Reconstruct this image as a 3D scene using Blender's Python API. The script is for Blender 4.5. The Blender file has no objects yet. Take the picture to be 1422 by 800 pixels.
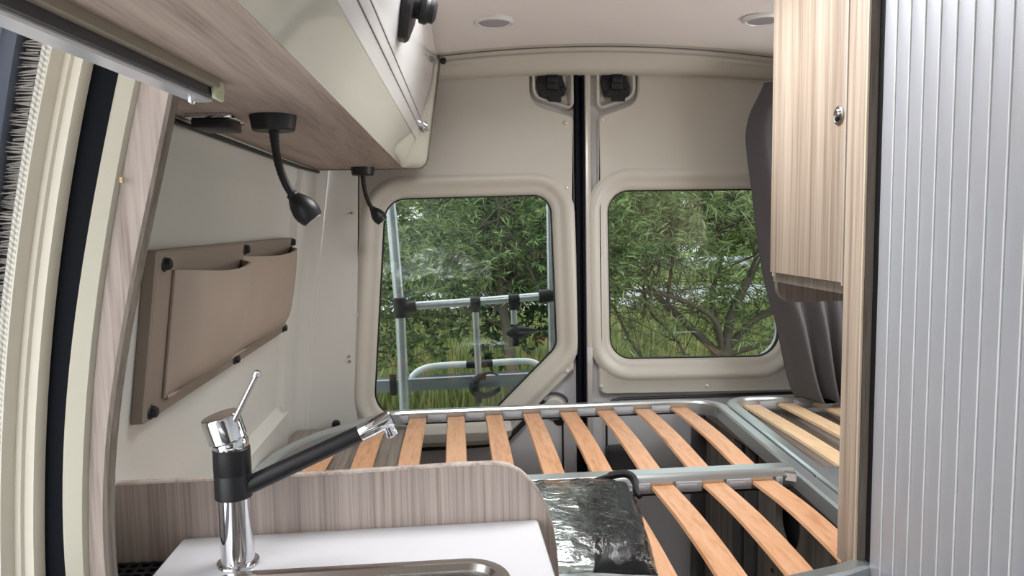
import bpy, bmesh, math, random
import numpy as np
from mathutils import Vector, Matrix, noise

random.seed(7)
S = bpy.context.scene
COL = S.collection
PI = math.pi

# ------------------------------------------------------------------ camera
CAM = np.array([0.0, 0.0, 1.36])
YAW, PITCH, ROLL = math.radians(4.97516), math.radians(5.23025), math.radians(1.0)
F = 1000.0
_d = np.array([math.sin(YAW)*math.cos(PITCH), math.cos(YAW)*math.cos(PITCH), -math.sin(PITCH)])
_r0 = np.array([math.cos(YAW), -math.sin(YAW), 0.0])
_u0 = np.cross(_r0, _d)
_r = _r0*math.cos(ROLL) - _u0*math.sin(ROLL)
_u = _u0*math.cos(ROLL) + _r0*math.sin(ROLL)

def _ray(px, py):
    return (px-711.0)/F*_r - (py-400.0)/F*_u + _d

def at_y(px, py, y):
    v = _ray(px, py); return Vector(CAM + v*(y/v[1]))

def at_x(px, py, x):
    v = _ray(px, py); return Vector(CAM + v*(x/v[0]))

def at_z(px, py, z):
    v = _ray(px, py); return Vector(CAM + v*((z-CAM[2])/v[2]))

cd = bpy.data.cameras.new('camera'); co = bpy.data.objects.new('camera', cd); COL.objects.link(co)
cd.sensor_width = 36.0; cd.lens = 36.0*F/1422.0; cd.clip_start = 0.01; cd.clip_end = 400
M = Matrix.Identity(4)
for i in range(3):
    M[i][0] = _r[i]; M[i][1] = _u[i]; M[i][2] = -_d[i]; M[i][3] = CAM[i]
co.matrix_world = M
S.camera = co

# ------------------------------------------------------------------ materials
def lin(c):
    return tuple(((x/255.0)/12.92 if x/255.0 <= 0.04045 else ((x/255.0+0.055)/1.055)**2.4) for x in c) + (1.0,)

def newmat(name):
    m = bpy.data.materials.new(name); m.use_nodes = True
    nt = m.node_tree; b = nt.nodes['Principled BSDF']
    return m, nt, b

def plain(name, c, rough=0.5, metal=0.0, bump=0.0, bscale=200.0, var=0.04, vscale=6.0, coat=0.0, spec=0.5):
    m, nt, b = newmat(name)
    b.inputs['Roughness'].default_value = rough
    b.inputs['Metallic'].default_value = metal
    b.inputs['Coat Weight'].default_value = coat
    b.inputs['Coat Roughness'].default_value = 0.05
    b.inputs['Specular IOR Level'].default_value = spec
    tc = nt.nodes.new('ShaderNodeTexCoord')
    n = nt.nodes.new('ShaderNodeTexNoise'); n.inputs['Scale'].default_value = vscale; n.inputs['Detail'].default_value = 3
    nt.links.new(tc.outputs['Object'], n.inputs['Vector'])
    r = nt.nodes.new('ShaderNodeValToRGB'); l = lin(c)
    r.color_ramp.elements[0].color = tuple(x*(1-var) for x in l[:3]) + (1,)
    r.color_ramp.elements[1].color = tuple(min(1, x*(1+var)) for x in l[:3]) + (1,)
    nt.links.new(n.outputs['Fac'], r.inputs['Fac']); nt.links.new(r.outputs['Color'], b.inputs['Base Color'])
    if bump:
        n2 = nt.nodes.new('ShaderNodeTexNoise'); n2.inputs['Scale'].default_value = bscale; n2.inputs['Detail'].default_value = 4
        nt.links.new(tc.outputs['Object'], n2.inputs['Vector'])
        bp = nt.nodes.new('ShaderNodeBump'); bp.inputs['Strength'].default_value = bump; bp.inputs['Distance'].default_value = 0.002
        nt.links.new(n2.outputs['Fac'], bp.inputs['Height']); nt.links.new(bp.outputs['Normal'], b.inputs['Normal'])
    return m

def wood(name, c1, c2, c3, axis=2, across=45.0, along=0.9, fine=260.0, rough=0.55, fig=0.0):
    """streaky laminate: noise stretched along one axis"""
    m, nt, b = newmat(name)
    b.inputs['Roughness'].default_value = rough
    tc = nt.nodes.new('ShaderNodeTexCoord')
    def stretched(sc_across, sc_along, detail, dist):
        mp = nt.nodes.new('ShaderNodeMapping')
        s = [sc_across]*3; s[axis] = sc_along
        mp.inputs['Scale'].default_value = s
        n = nt.nodes.new('ShaderNodeTexNoise'); n.inputs['Scale'].default_value = 1.0
        n.inputs['Detail'].default_value = detail; n.inputs['Distortion'].default_value = dist
        nt.links.new(tc.outputs['Object'], mp.inputs['Vector']); nt.links.new(mp.outputs['Vector'], n.inputs['Vector'])
        return n
    a = stretched(across, along, 5, fig); f = stretched(fine, along*6, 2, 0)
    mx = nt.nodes.new('ShaderNodeMath'); mx.operation = 'MULTIPLY_ADD'
    mx.inputs[1].default_value = 0.55
    nt.links.new(f.outputs['Fac'], mx.inputs[0])
    m2 = nt.nodes.new('ShaderNodeMath'); m2.operation = 'MULTIPLY_ADD'; m2.inputs[1].default_value = 0.9; m2.inputs[2].default_value = -0.22
    nt.links.new(a.outputs['Fac'], m2.inputs[0]); nt.links.new(m2.outputs[0], mx.inputs[2])
    r = nt.nodes.new('ShaderNodeValToRGB')
    e = r.color_ramp.elements
    e[0].position = 0.30; e[0].color = lin(c1)
    e[1].position = 0.68; e[1].color = lin(c3)
    x = e.new(0.47); x.color = lin(c2)
    nt.links.new(mx.outputs[0], r.inputs['Fac']); nt.links.new(r.outputs['Color'], b.inputs['Base Color'])
    bp = nt.nodes.new('ShaderNodeBump'); bp.inputs['Strength'].default_value = 0.12; bp.inputs['Distance'].default_value = 0.001
    nt.links.new(f.outputs['Fac'], bp.inputs['Height']); nt.links.new(bp.outputs['Normal'], b.inputs['Normal'])
    return m

def tinted_glass(name, c, refl=0.08):
    m = bpy.data.materials.new(name); m.use_nodes = True; nt = m.node_tree
    for n in list(nt.nodes): nt.nodes.remove(n)
    o = nt.nodes.new('ShaderNodeOutputMaterial'); t = nt.nodes.new('ShaderNodeBsdfTransparent'); g = nt.nodes.new('ShaderNodeBsdfGlossy')
    mx = nt.nodes.new('ShaderNodeMixShader'); fr = nt.nodes.new('ShaderNodeFresnel')
    fr.inputs['IOR'].default_value = 1.5
    t.inputs['Color'].default_value = c + (1,); g.inputs['Roughness'].default_value = 0.0; g.inputs['Color'].default_value = (1, 1, 1, 1)
    nt.links.new(fr.outputs[0], mx.inputs[0]); nt.links.new(t.outputs[0], mx.inputs[1]); nt.links.new(g.outputs[0], mx.inputs[2])
    nt.links.new(mx.outputs[0], o.inputs['Surface'])
    return m

def leafmat(name, cols, rough=0.5):
    m, nt, b = newmat(name)
    b.inputs['Roughness'].default_value = rough
    g = nt.nodes.new('ShaderNodeNewGeometry'); r = nt.nodes.new('ShaderNodeValToRGB')
    e = r.color_ramp.elements
    e[0].color = lin(cols[0]); e[0].position = 0.0
    e[1].color = lin(cols[-1]); e[1].position = 1.0
    for i, c in enumerate(cols[1:-1]):
        x = e.new((i+1)/(len(cols)-1)); x.color = lin(c)
    nt.links.new(g.outputs['Random Per Island'], r.inputs['Fac']); nt.links.new(r.outputs['Color'], b.inputs['Base Color'])
    tr = nt.nodes.new('ShaderNodeBsdfTranslucent'); nt.links.new(r.outputs['Color'], tr.inputs['Color'])
    mx = nt.nodes.new('ShaderNodeMixShader'); mx.inputs[0].default_value = 0.42
    o = nt.nodes['Material Output']
    nt.links.new(b.outputs[0], mx.inputs[1]); nt.links.new(tr.outputs[0], mx.inputs[2]); nt.links.new(mx.outputs[0], o.inputs['Surface'])
    return m

CREAM = plain('cream_trim', (195, 191, 181), rough=0.38, var=0.015, bump=0.02, bscale=500)
WALLC = plain('wall_cream', (202, 201, 195), rough=0.22, var=0.015)
PILLAR = plain('pillar_cream', (226, 221, 205), rough=0.3, var=0.01)
CEIL = plain('headliner', (230, 224, 222), rough=0.8, var=0.03, bump=0.1, bscale=300)
SILVER = plain('silver_paint', (200, 200, 203), rough=0.38, metal=0.1, var=0.02)
SILVERW = plain('silver_paint_warm', (206, 203, 196), rough=0.3, metal=0.35, var=0.02)
BLACK = plain('black_rubber', (18, 18, 22), rough=0.5, var=0.1)
BLACKS = plain('black_satin', (24, 25, 29), rough=0.42, var=0.05)
NAVY = plain('navy_rubber', (12, 15, 24), rough=0.6, var=0.05, spec=0.12)
CHROME = plain('chrome', (225, 226, 230), rough=0.06, metal=1.0, var=0.0)
STEEL = plain('steel', (185, 182, 178), rough=0.22, metal=1.0, var=0.03)
ALU = plain('aluminium', (190, 196, 197), rough=0.3, metal=0.75, var=0.02)
ALUB = plain('aluminium_bright', (222, 226, 236), rough=0.28, metal=0.5, var=0.02)
ALUT = plain('rack_tube', (205, 208, 212), rough=0.25, metal=0.6, var=0.03)
CLIP = plain('clip_plastic', (182, 183, 188), rough=0.4, var=0.02)
WHITE = plain('white_gloss', (248, 248, 248), rough=0.09, var=0.01, coat=0.6)
GREENW = plain('cream_gloss', (214, 214, 200), rough=0.08, var=0.01, coat=0.6)
TOPW = plain('worktop_white', (222, 223, 228), rough=0.3, var=0.01)
TAUPE = plain('taupe_leatherette', (154, 139, 126), rough=0.5, var=0.04, bump=0.08, bscale=700)
TAUPED = plain('taupe_board', (140, 127, 115), rough=0.6, var=0.04, bump=0.08, bscale=700)
CURT = plain('curtain_fabric', (80, 78, 80), rough=0.9, var=0.06, bump=0.15, bscale=900)
FLOORM = plain('floor_vinyl', (168, 158, 148), rough=0.6, var=0.1, vscale=30)
DARKG = plain('dark_grey_plastic', (70, 70, 73), rough=0.55, var=0.05)
def braid(name, c1, c2, sc):
    m, nt, b = newmat(name); b.inputs['Roughness'].default_value = .85
    tc = nt.nodes.new('ShaderNodeTexCoord'); w1 = nt.nodes.new('ShaderNodeTexWave'); w1.wave_type = 'BANDS'; w1.bands_direction = 'DIAGONAL'
    w1.inputs['Scale'].default_value = sc; w1.inputs['Distortion'].default_value = .6; w1.inputs['Detail'].default_value = 0
    nt.links.new(tc.outputs['Object'], w1.inputs['Vector'])
    r = nt.nodes.new('ShaderNodeValToRGB'); r.color_ramp.elements[0].color = lin(c1); r.color_ramp.elements[1].color = lin(c2); r.color_ramp.elements[0].position = .15; r.color_ramp.elements[1].position = .6
    nt.links.new(w1.outputs['Fac'], r.inputs['Fac']); nt.links.new(r.outputs['Color'], b.inputs['Base Color'])
    bp = nt.nodes.new('ShaderNodeBump'); bp.inputs['Strength'].default_value = .6; bp.inputs['Distance'].default_value = .002
    nt.links.new(w1.outputs['Fac'], bp.inputs['Height']); nt.links.new(bp.outputs['Normal'], b.inputs['Normal'])
    return m
PIPE = braid('braided_piping', (186, 184, 178), (224, 222, 214), 75)
BRISTLE = plain('brush_bristle', (120, 118, 116), rough=0.8, var=0.5, vscale=160)
WHITEM = plain('white_tube', (232, 236, 236), rough=0.3, var=0.01)
LENS = plain('lamp_lens', (205, 200, 198), rough=0.3, var=0.02)
CLEAR = tinted_glass('clear_plastic', (0.9, 0.92, 0.92))
GLASS = tinted_glass('tinted_glass', (0.82, 0.86, 0.84))
WOOD_LOCK = wood('locker_wood', (146, 130, 121), (172, 156, 146), (190, 175, 164), axis=1, across=28, along=1.6, fine=220, fig=0.6)
WOOD_DOOR = wood('door_wood', (142, 125, 110), (172, 155, 139), (191, 176, 160), axis=2, across=75, along=0.8, fine=300)
WOOD_BACK = wood('board_wood', (156, 142, 134), (182, 168, 159), (200, 187, 178), axis=2, across=115, along=1.0, fine=420)
WOOD_TRIM = wood('trim_wood', (148, 132, 124), (180, 166, 158), (200, 188, 180), axis=2, across=45, along=1.4, fine=200, fig=0.5)
WOOD_EDGE = wood('edge_wood', (100, 92, 84), (122, 113, 104), (138, 128, 118), axis=2, across=80, along=2, fine=300)
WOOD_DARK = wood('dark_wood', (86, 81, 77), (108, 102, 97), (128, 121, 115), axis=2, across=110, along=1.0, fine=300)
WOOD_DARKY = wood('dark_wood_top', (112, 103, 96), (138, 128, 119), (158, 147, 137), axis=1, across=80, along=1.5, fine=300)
BIRCH = wood('birch_slat', (198, 143, 103), (215, 161, 120), (223, 173, 135), axis=1, across=40, along=4, fine=120, rough=0.4, fig=1.2)
BIRCHP = wood('pale_birch_slat', (206, 172, 134), (218, 186, 148), (228, 198, 162), axis=1, across=40, along=4, fine=120, rough=0.4, fig=1.0)
TAMB = plain('tambour_silver', (188, 191, 199), rough=0.42, metal=0.4, var=0.02)
TAMBG = plain('tambour_highlight', (226, 228, 230), rough=0.4, var=0.0)

# ------------------------------------------------------------------ mesh builder
class MB:
    def __init__(s): s.bm = bmesh.new()
    def face(s, pts):
        return s.bm.faces.new([s.bm.verts.new(p) for p in pts])
    def box(s, a, b, bev=0.0, seg=2):
        x0, y0, z0 = [min(a[i], b[i]) for i in range(3)]; x1, y1, z1 = [max(a[i], b[i]) for i in range(3)]
        t = bmesh.new()
        bmesh.ops.create_cube(t, size=1.0, matrix=Matrix.Translation(((x0+x1)/2, (y0+y1)/2, (z0+z1)/2)) @ Matrix.Diagonal((x1-x0, y1-y0, z1-z0, 1)))
        if bev: bmesh.ops.bevel(t, geom=t.edges[:], offset=bev, segments=seg, profile=0.5, affect='EDGES')
        s.merge(t); return s
    def merge(s, t):
        me = bpy.data.meshes.new('t'); t.to_mesh(me); t.free(); s.bm.from_mesh(me); bpy.data.meshes.remove(me)
    def obox(s, c, ax, ay, az, hx, hy, hz, bev=0.0, seg=2):
        t = bmesh.new()
        bmesh.ops.create_cube(t, size=1.0, matrix=Matrix.Diagonal((2*hx, 2*hy, 2*hz, 1)))
        if bev: bmesh.ops.bevel(t, geom=t.edges[:], offset=bev, segments=seg, profile=0.5, affect='EDGES')
        ax, ay, az = Vector(ax).normalized(), Vector(ay).normalized(), Vector(az).normalized()
        m = Matrix.Identity(4)
        for i in range(3): m[i][0], m[i][1], m[i][2], m[i][3] = ax[i], ay[i], az[i], c[i]
        bmesh.ops.transform(t, matrix=m, verts=t.verts[:]); s.merge(t); return s
    def rings(s, rings, cap=True, closed=True):
        vs = [[s.bm.verts.new(p) for p in r] for r in rings]
        n = len(vs[0])
        for a, b in zip(vs, vs[1:]):
            for i in range(n if closed else n-1):
                j = (i+1) % n
                s.bm.faces.new((a[i], a[j], b[j], b[i]))
        if cap and closed:
            s.bm.faces.new(list(reversed(vs[0]))); s.bm.faces.new(vs[-1])
        return s
    def tube(s, pts, r, n=12, cap=True):
        pts = [Vector(p) for p in pts]
        rr = r if isinstance(r, (list, tuple)) else [r]*len(pts)
        rings = []; up = None
        for i, p in enumerate(pts):
            t = (pts[min(i+1, len(pts)-1)] - pts[max(i-1, 0)]).normalized()
            if up is None:
                up = Vector((0, 0, 1)) if abs(t.z) < 0.9 else Vector((1, 0, 0))
            a = (up - t*up.dot(t)).normalized(); b = t.cross(a); up = a
            rings.append([p + a*(math.cos(2*PI*k/n)*rr[i]) + b*(math.sin(2*PI*k/n)*rr[i]) for k in range(n)])
        return s.rings(rings, cap)
    def lathe(s, c, axis, prof, n=32):
        """prof: list of (radius, distance along axis)"""
        axis = Vector(axis).normalized(); c = Vector(c)
        up = Vector((0, 0, 1)) if abs(axis.z) < 0.9 else Vector((1, 0, 0))
        a = (up - axis*up.dot(axis)).normalized(); b = axis.cross(a)
        return s.rings([[c + axis*h + a*(math.cos(2*PI*k/n)*max(r, 1e-4)) + b*(math.sin(2*PI*k/n)*max(r, 1e-4)) for k in range(n)] for r, h in prof], True)
    def prism(s, poly, ext):
        """poly: list of 3D points, ext: extrusion vector"""
        ext = Vector(ext); p = [Vector(q) for q in poly]
        return s.rings([p, [q+ext for q in p]], True)
    def grid(s, rows):
        vs = [[s.bm.verts.new(p) for p in r] for r in rows]
        for a, b in zip(vs, vs[1:]):
            for i in range(len(a)-1): s.bm.faces.new((a[i], a[i+1], b[i+1], b[i]))
        return s
    def slabgrid(s, rows, off):
        """a sheet with thickness: rows of points and an offset vector"""
        off = Vector(off); n = len(rows[0]); m = len(rows)
        A = [[s.bm.verts.new(p) for p in r] for r in rows]; B = [[s.bm.verts.new(Vector(p)+off) for p in r] for r in rows]
        for i in range(m-1):
            for j in range(n-1):
                s.bm.faces.new((A[i][j], A[i][j+1], A[i+1][j+1], A[i+1][j])); s.bm.faces.new((B[i][j], B[i+1][j], B[i+1][j+1], B[i][j+1]))
        for i in range(m-1):
            s.bm.faces.new((A[i][0], A[i+1][0], B[i+1][0], B[i][0])); s.bm.faces.new((A[i][-1], B[i][-1], B[i+1][-1], A[i+1][-1]))
        for j in range(n-1):
            s.bm.faces.new((A[0][j], B[0][j], B[0][j+1], A[0][j+1])); s.bm.faces.new((A[-1][j], A[-1][j+1], B[-1][j+1], B[-1][j]))
        return s
    def loops(s, loops, fill_between=None, cap_last=False):
        """bridge closed loops of equal count; fill_between=(i): loops i and i+1 may differ in count and get a flat fill"""
        vs = [[s.bm.verts.new(p) for p in l] for l in loops]
        for k, (a, b) in enumerate(zip(vs, vs[1:])):
            if fill_between is not None and k == fill_between:
                es = []
                for l in (a, b):
                    for i in range(len(l)):
                        e = s.bm.edges.get((l[i], l[(i+1) % len(l)])) or s.bm.edges.new((l[i], l[(i+1) % len(l)]))
                        es.append(e)
                bmesh.ops.triangle_fill(s.bm, use_beauty=True, use_dissolve=False, edges=es)
            else:
                n = len(a)
                for i in range(n):
                    j = (i+1) % n; s.bm.faces.new((a[i], a[j], b[j], b[i]))
        if cap_last: s.bm.faces.new(vs[-1])
        return s
    def build(s, name, mat, parent=None, angle=35, smooth=True, origin=None):
        bm = s.bm
        bmesh.ops.recalc_face_normals(bm, faces=bm.faces[:])
        o = Vector((0, 0, 0))
        p = parent
        while p is not None: o += p.location; p = p.parent
        loc = Vector((0, 0, 0))
        if parent is None and origin is not None: loc = Vector(origin); o = loc
        if o.length: bmesh.ops.translate(bm, vec=-o, verts=bm.verts[:])
        me = bpy.data.meshes.new(name); bm.to_mesh(me); bm.free()
        me.materials.append(mat)
        if smooth:
            for f in me.polygons: f.use_smooth = True
            me.set_sharp_from_angle(angle=math.radians(angle))
        ob = bpy.data.objects.new(name, me); COL.objects.link(ob); ob.location = loc
        if parent is not None: ob.parent = parent
        return ob

def tag(o, label, cat, group=None):
    o['label'] = label; o['category'] = cat
    if group: o['group'] = group
    return o

def thing(name, label, cat, loc, group=None):
    o = bpy.data.objects.new(name, None); COL.objects.link(o); o.location = loc; o.empty_display_size = 0.05
    return tag(o, label, cat, group)

def sroot(name, loc=(0, 0, 0)):
    o = bpy.data.objects.new(name, None); COL.objects.link(o); o.location = loc; o['kind'] = 'structure'; o.empty_display_size = 0.05
    return o

def struct(name, mb, mat, **k):
    o = mb.build(name, mat, **k); o['kind'] = 'structure'; return o

def solo(name, mb, mat, label, cat, origin, group=None, **k):
    return tag(mb.build(name, mat, origin=origin, **k), label, cat, group)

def copy_tree(o, parent=None):
    c = o.copy(); COL.objects.link(c)
    if parent is not None: c.parent = parent
    for ch in list(o.children): copy_tree(ch, c)
    return c

def fillet(corners, n=8):
    """corners: (u, v, r) -> rounded polygon points"""
    out = []; m = len(corners)
    for i in range(m):
        p = Vector(corners[i][:2]); r = corners[i][2]
        a = (Vector(corners[i-1][:2]) - p).normalized(); b = (Vector(corners[(i+1) % m][:2]) - p).normalized()
        ang = a.angle(b); r = max(r, 1e-4)
        t = r/math.tan(ang/2); p0 = p + a*t; p1 = p + b*t
        c = p + (a+b).normalized()*(r/math.sin(ang/2))
        v0 = p0 - c; v1 = p1 - c; th = v0.angle(v1); sgn = 1 if v0.x*v1.y - v0.y*v1.x > 0 else -1
        for k in range(n+1):
            q = th*k/n*sgn
            out.append((c.x + v0.x*math.cos(q) - v0.y*math.sin(q), c.y + v0.x*math.sin(q) + v0.y*math.cos(q)))
    return out

def offset(corners, d):
    """move the edges of a clockwise or anticlockwise polygon outwards by d"""
    m = len(corners); P = [Vector(c[:2]) for c in corners]
    area = sum(P[i].x*P[(i+1) % m].y - P[(i+1) % m].x*P[i].y for i in range(m))
    s = 1 if area > 0 else -1; out = []
    for i in range(m):
        e0 = (P[i]-P[i-1]).normalized(); e1 = (P[(i+1) % m]-P[i]).normalized()
        n0 = Vector((e0.y, -e0.x))*s; n1 = Vector((e1.y, -e1.x))*s
        cr = e0.x*e1.y - e0.y*e1.x
        k = (n0+n1); q = P[i] + k*(d/(1+n0.dot(n1)))
        convex = cr*s > 0
        out.append((q.x, q.y, max(corners[i][2] + (d if convex else -d), 0.002)))
    return out

def xz(pts, y): return [(p[0], y, p[1]) for p in pts]
def xy(pts, z): return [(p[0], p[1], z) for p in pts]

def smooth_path(ctrl, n=8):
    """Catmull-Rom through control points"""
    P = [Vector(c) for c in ctrl]; P = [P[0]*2-P[1]] + P + [P[-1]*2-P[-2]]
    out = []
    for i in range(1, len(P)-2):
        for k in range(n):
            t = k/n
            out.append(0.5*((2*P[i]) + (-P[i-1]+P[i+1])*t + (2*P[i-1]-5*P[i]+4*P[i+1]-P[i+2])*t*t + (-P[i-1]+3*P[i]-3*P[i+1]+P[i+2])*t**3))
    out.append(P[-2]); return out

def sweep(mb, path, sec, closed=False):
    """sweep a section (across, up) along a horizontal path with mitred corners"""
    P = [Vector(p) for p in path]; n = len(P); rings = []
    for i in range(n):
        if closed: a, b = P[i-1], P[(i+1) % n]
        else: a, b = P[max(i-1, 0)], P[min(i+1, n-1)]
        d0 = (P[i]-a); d1 = (b-P[i]); d0.z = 0; d1.z = 0
        if d0.length < 1e-9: d0 = d1
        if d1.length < 1e-9: d1 = d0
        d0.normalize(); d1.normalize(); t = (d0+d1).normalized()
        side = Vector((t.y, -t.x, 0)); k = 1/max(0.4, t.dot(d0))
        rings.append([P[i] + side*(s*k) + Vector((0, 0, u)) for s, u in sec])
    if closed: rings.append([Vector(q) for q in rings[0]])
    mb.rings(rings, cap=not closed)
    return mb

# ================================================================== SETTING
struct('floor', MB().box((-0.66, -1.75, -0.05), (1.45, 2.53, 0.0)), FLOORM)

def zc(x): return 1.925 - 0.11*(x-0.53)**2
xs = [-0.45 + 1.85*i/30 for i in range(31)]
# headliner with an unseen roof opening, added to let more light in
mb = MB(); RX0, RX1, RY0, RY1 = .02, .52, 1.14, 1.64
def csl(x0, x1, y0, y1): mb.slabgrid([[(x0+(x1-x0)*i/30, y, zc(x0+(x1-x0)*i/30)) for i in range(31)] for y in (y0, (y0+y1)/2, y1)], (0, 0, 0.03))
csl(-.45, 1.40, RY1, 2.40); csl(-.45, RX0, RY0, RY1); csl(RX1, 1.40, RY0, RY1); csl(-.70, 1.40, -1.75, RY0)
ceil_ = struct('ceiling', mb, CEIL)
mb = MB(); fo = [(RX0-.03, RY0-.03, .04), (RX1+.03, RY0-.03, .04), (RX1+.03, RY1+.03, .04), (RX0-.03, RY1+.03, .04)]
fr_ = lambda d, dz: [(p[0], p[1], zc(p[0])+dz) for p in fillet(offset(fo, d), 6)]
mb.loops([fr_(0, .001), fr_(-.002, -.010), fr_(-.026, -.010), fr_(-.030, .0), fr_(-.030, .034), fr_(0, .001)])
mb.build('added_roof_frame', CREAM, ceil_)
# unseen dark wall added to keep sky out of reflections, and the body side in front of the sliding door
struct('wall_front', MB().box((-.66, -1.78, 0), (1.42, -1.75, 1.93)), DARKG)
struct('wall_side', MB().box((-.70, -1.75, 0), (-.66, -.50, 1.93)), WALLC)

# header over the rear doors (kept in two shades of one moulding: a lip and the beam)
prof = [(2.33, 0.0), (2.37, -0.004), (2.375, -0.012), (2.372, -0.02), (2.376, -0.03), (2.385, -0.045), (2.392, -0.06), (2.405, -0.072), (2.43, -0.076), (2.50, -0.074), (2.50, 0.02), (2.33, 0.02)]
mb = MB(); mb.rings([[(x, y, zc(x)*(1 if z > -0.03 else 1) + z + (0.0 if z > -0.035 else (1.925-zc(x))*0.5)) for y, z in prof] for x in xs])
header = struct('trim_1', mb, CREAM)
mb = MB(); mb.tube([(x, 2.355, zc(x)-0.004) for x in xs], 0.0022, 8)
mb.build('headliner_piping', plain('grey_piping', (112, 110, 112), rough=.7), header)
for px, py in ((695, 97), (954, 92), (1062, 95)):
    p = at_y(px, py, 2.405)
    MB().lathe(p + Vector((0, 0.006, 0)), (0, -1, 0), [(0.005, 0), (0.005, 0.004), (0.003, 0.007), (0.0, 0.008)], 10).build('screw', STEEL, header)

# left side wall with its pressed ledges
def wx(z):
    if z >= 0.97: return -0.48 + 0.14*(z-1.2)
    return -0.5122 - 0.05*(0.97-z)
zs = [0.0, 0.3, 0.6, 0.70, 0.78, 0.805, 0.815, 0.825, 0.84, 0.87, 0.92, 0.97, 1.05, 1.15, 1.25, 1.35, 1.44, 1.455, 1.462, 1.47, 1.485, 1.53, 1.60, 1.70, 1.80, 1.90]
plan = [(0.945, 0), (1.2, 0), (1.5, 0), (1.62, 0), (1.70, 0), (1.8, 0), (2.0, 0), (2.12, 0), (2.165, 0), (2.172, .004), (2.18, .011), (2.19, .013), (2.30, .018), (2.345, .021), (2.365, .028), (2.38, .042), (2.388, .050), (2.396, .052), (2.402, .050), (2.408, .056), (2.43, None), (2.447, None), (2.505, None)]
rows = []
for z in zs:
    r = []
    for y, dx in plan:
        if dx is None:
            f = 1.0 if y > 2.44 else 0.55
            x0 = wx(z)+.056; xe = -0.306 - 0.040*(1.2-z) if z < 1.55 else -0.292
            x = x0 + (xe-x0)*f
        else:
            x = wx(z) + dx
            if z < 0.82 and 1.50 < y < 2.17:                 # lower bulge below the ledge
                x += 0.030*min(1, (0.825-z)/0.02)*min(1, max(0, (y-1.5)/0.2))
            if 1.45 < z < 1.475 and y < 2.17: x += 0.006
            if z >= 1.475 and y < 2.17: x += 0.010
        r.append((x, y, z))
    rows.append(r)
wall_left = struct('wall_left', MB().slabgrid(rows, (-0.03, 0, 0)), WALLC, angle=50)
for px, py in ((490, 296), (486, 495), (487, 502)):
    p = at_y(px, py, 2.435)
    MB().lathe(p + Vector((-0.005, 0.012, 0)), (0.2, -1, 0), [(0.0045, 0), (0.0045, 0.012), (0.002, 0.016), (0.0, 0.0165)], 10).build('screw', STEEL, wall_left)
p = at_y(466, 590, 2.40)
MB().lathe(p + Vector((0, 0.012, 0)), (0.15, -1, 0), [(0.014, 0), (0.014, 0.012), (0.010, 0.02), (0.0, 0.021)], 16).build('plug', BLACK, wall_left)

# right side wall and washroom partition, behind the cupboards
mb = MB(); mb.box((1.385, -1.75, 0.0), (1.42, 2.53, .98)); mb.box((1.385, -1.75, 1.50), (1.42, 2.53, 1.92)); mb.box((1.385, -1.75, .98), (1.42, 1.35, 1.50)); mb.box((1.385, 2.12, .98), (1.42, 2.53, 1.50))
struct('wall_right', mb, WALLC)
struct('wall_washroom', MB().box((0.722, 1.165, 0.0), (1.385, 1.19, 1.90)), WOOD_DOOR)

# ---- rear doors
def door(name, panel, win, shell, latch, screws, label_side):
    root = sroot(name, (sum(c[0] for c in shell)/len(shell), 2.5, 0.0))
    # painted metal shell with the window opening
    n = 8
    hole = fillet(offset(win, 0.016), n)
    so = fillet(shell, n)
    mb = MB(); mb.loops([xz(so, 2.53), xz(so, 2.478), xz(hole, 2.478), xz(hole, 2.53)], fill_between=1)
    mb.build('door_shell', SILVER, root)
    po = fillet(panel, n); pi = fillet(offset(panel, -0.005), n)
    W = lambda d: fillet(offset(win, d), n)
    L = [xz(po, 2.476), xz(po, 2.456), xz(pi, 2.451), xz(W(.082), 2.451), xz(W(.076), 2.447), xz(W(.066), 2.4415), xz(W(.056), 2.441), xz(W(.046), 2.446), xz(W(.036), 2.4525),
         xz(W(.030), 2.455), xz(W(.022), 2.456), xz(W(.012), 2.459), xz(W(.006), 2.466), xz(W(.004), 2.478)]
    MB().loops(L, fill_between=2).build('trim_panel', CREAM, root)
    # latch recess dish
    L = [fillet(offset(latch, d), n) for d in (0.006, 0.0, -0.008, -0.018, -0.026)]
    MB().loops([xz(L[0], 2.474), xz(L[1], 2.452), xz(L[2], 2.455), xz(L[3], 2.470), xz(L[4], 2.474)], cap_last=True).build('latch_recess', SILVERW, root)
    for px, py in screws:
        p = at_y(px, py, 2.448)
        MB().lathe(p + Vector((0, 0.006, 0)), (0, -1, 0), [(0.0068, 0), (0.0068, 0.005), (0.0045, 0.009), (0.0, 0.0105)], 14).build('screw', plain('screw_head', (226, 224, 218), rough=.25, metal=.3, var=0) if 'screw_head' not in bpy.data.materials else bpy.data.materials['screw_head'], root)
    return root

def latch_block(root, cx, cz, mirror):
    s = (-1 if mirror else 1)*1.1
    mb = MB()
    out = [(-.042, .05), (-.047, .02), (-.040, -.012), (-.036, -.030), (-.012, -.030), (-.012, -.046), (.028, -.046), (.028, -.030), (.040, -.024), (.044, -.002), (.036, .022), (.030, .05)]
    mb.prism([(cx+s*u, 2.466, cz+v) for u, v in out], (0, -0.014, 0))
    mb.box((cx-.020, 2.452, cz-.008), (cx+.020, 2.436, cz+.052), 0.004)
    mb.box((cx-.018, 2.436, cz+.012), (cx+.018, 2.424, cz+.034), 0.006)
    o = mb.build('latch', BLACK, root)
    b = MB()
    for u, v in ((-.034, .022), (-.030, -.016), (.034, -.004)):
        b.lathe((cx+s*u, 2.453, cz+v), (0, -1, 0), [(0.007, 0), (0.007, 0.005), (0.004, 0.008), (0, 0.0085)], 12)
    b.build('bolt', BLACKS, o)

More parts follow.
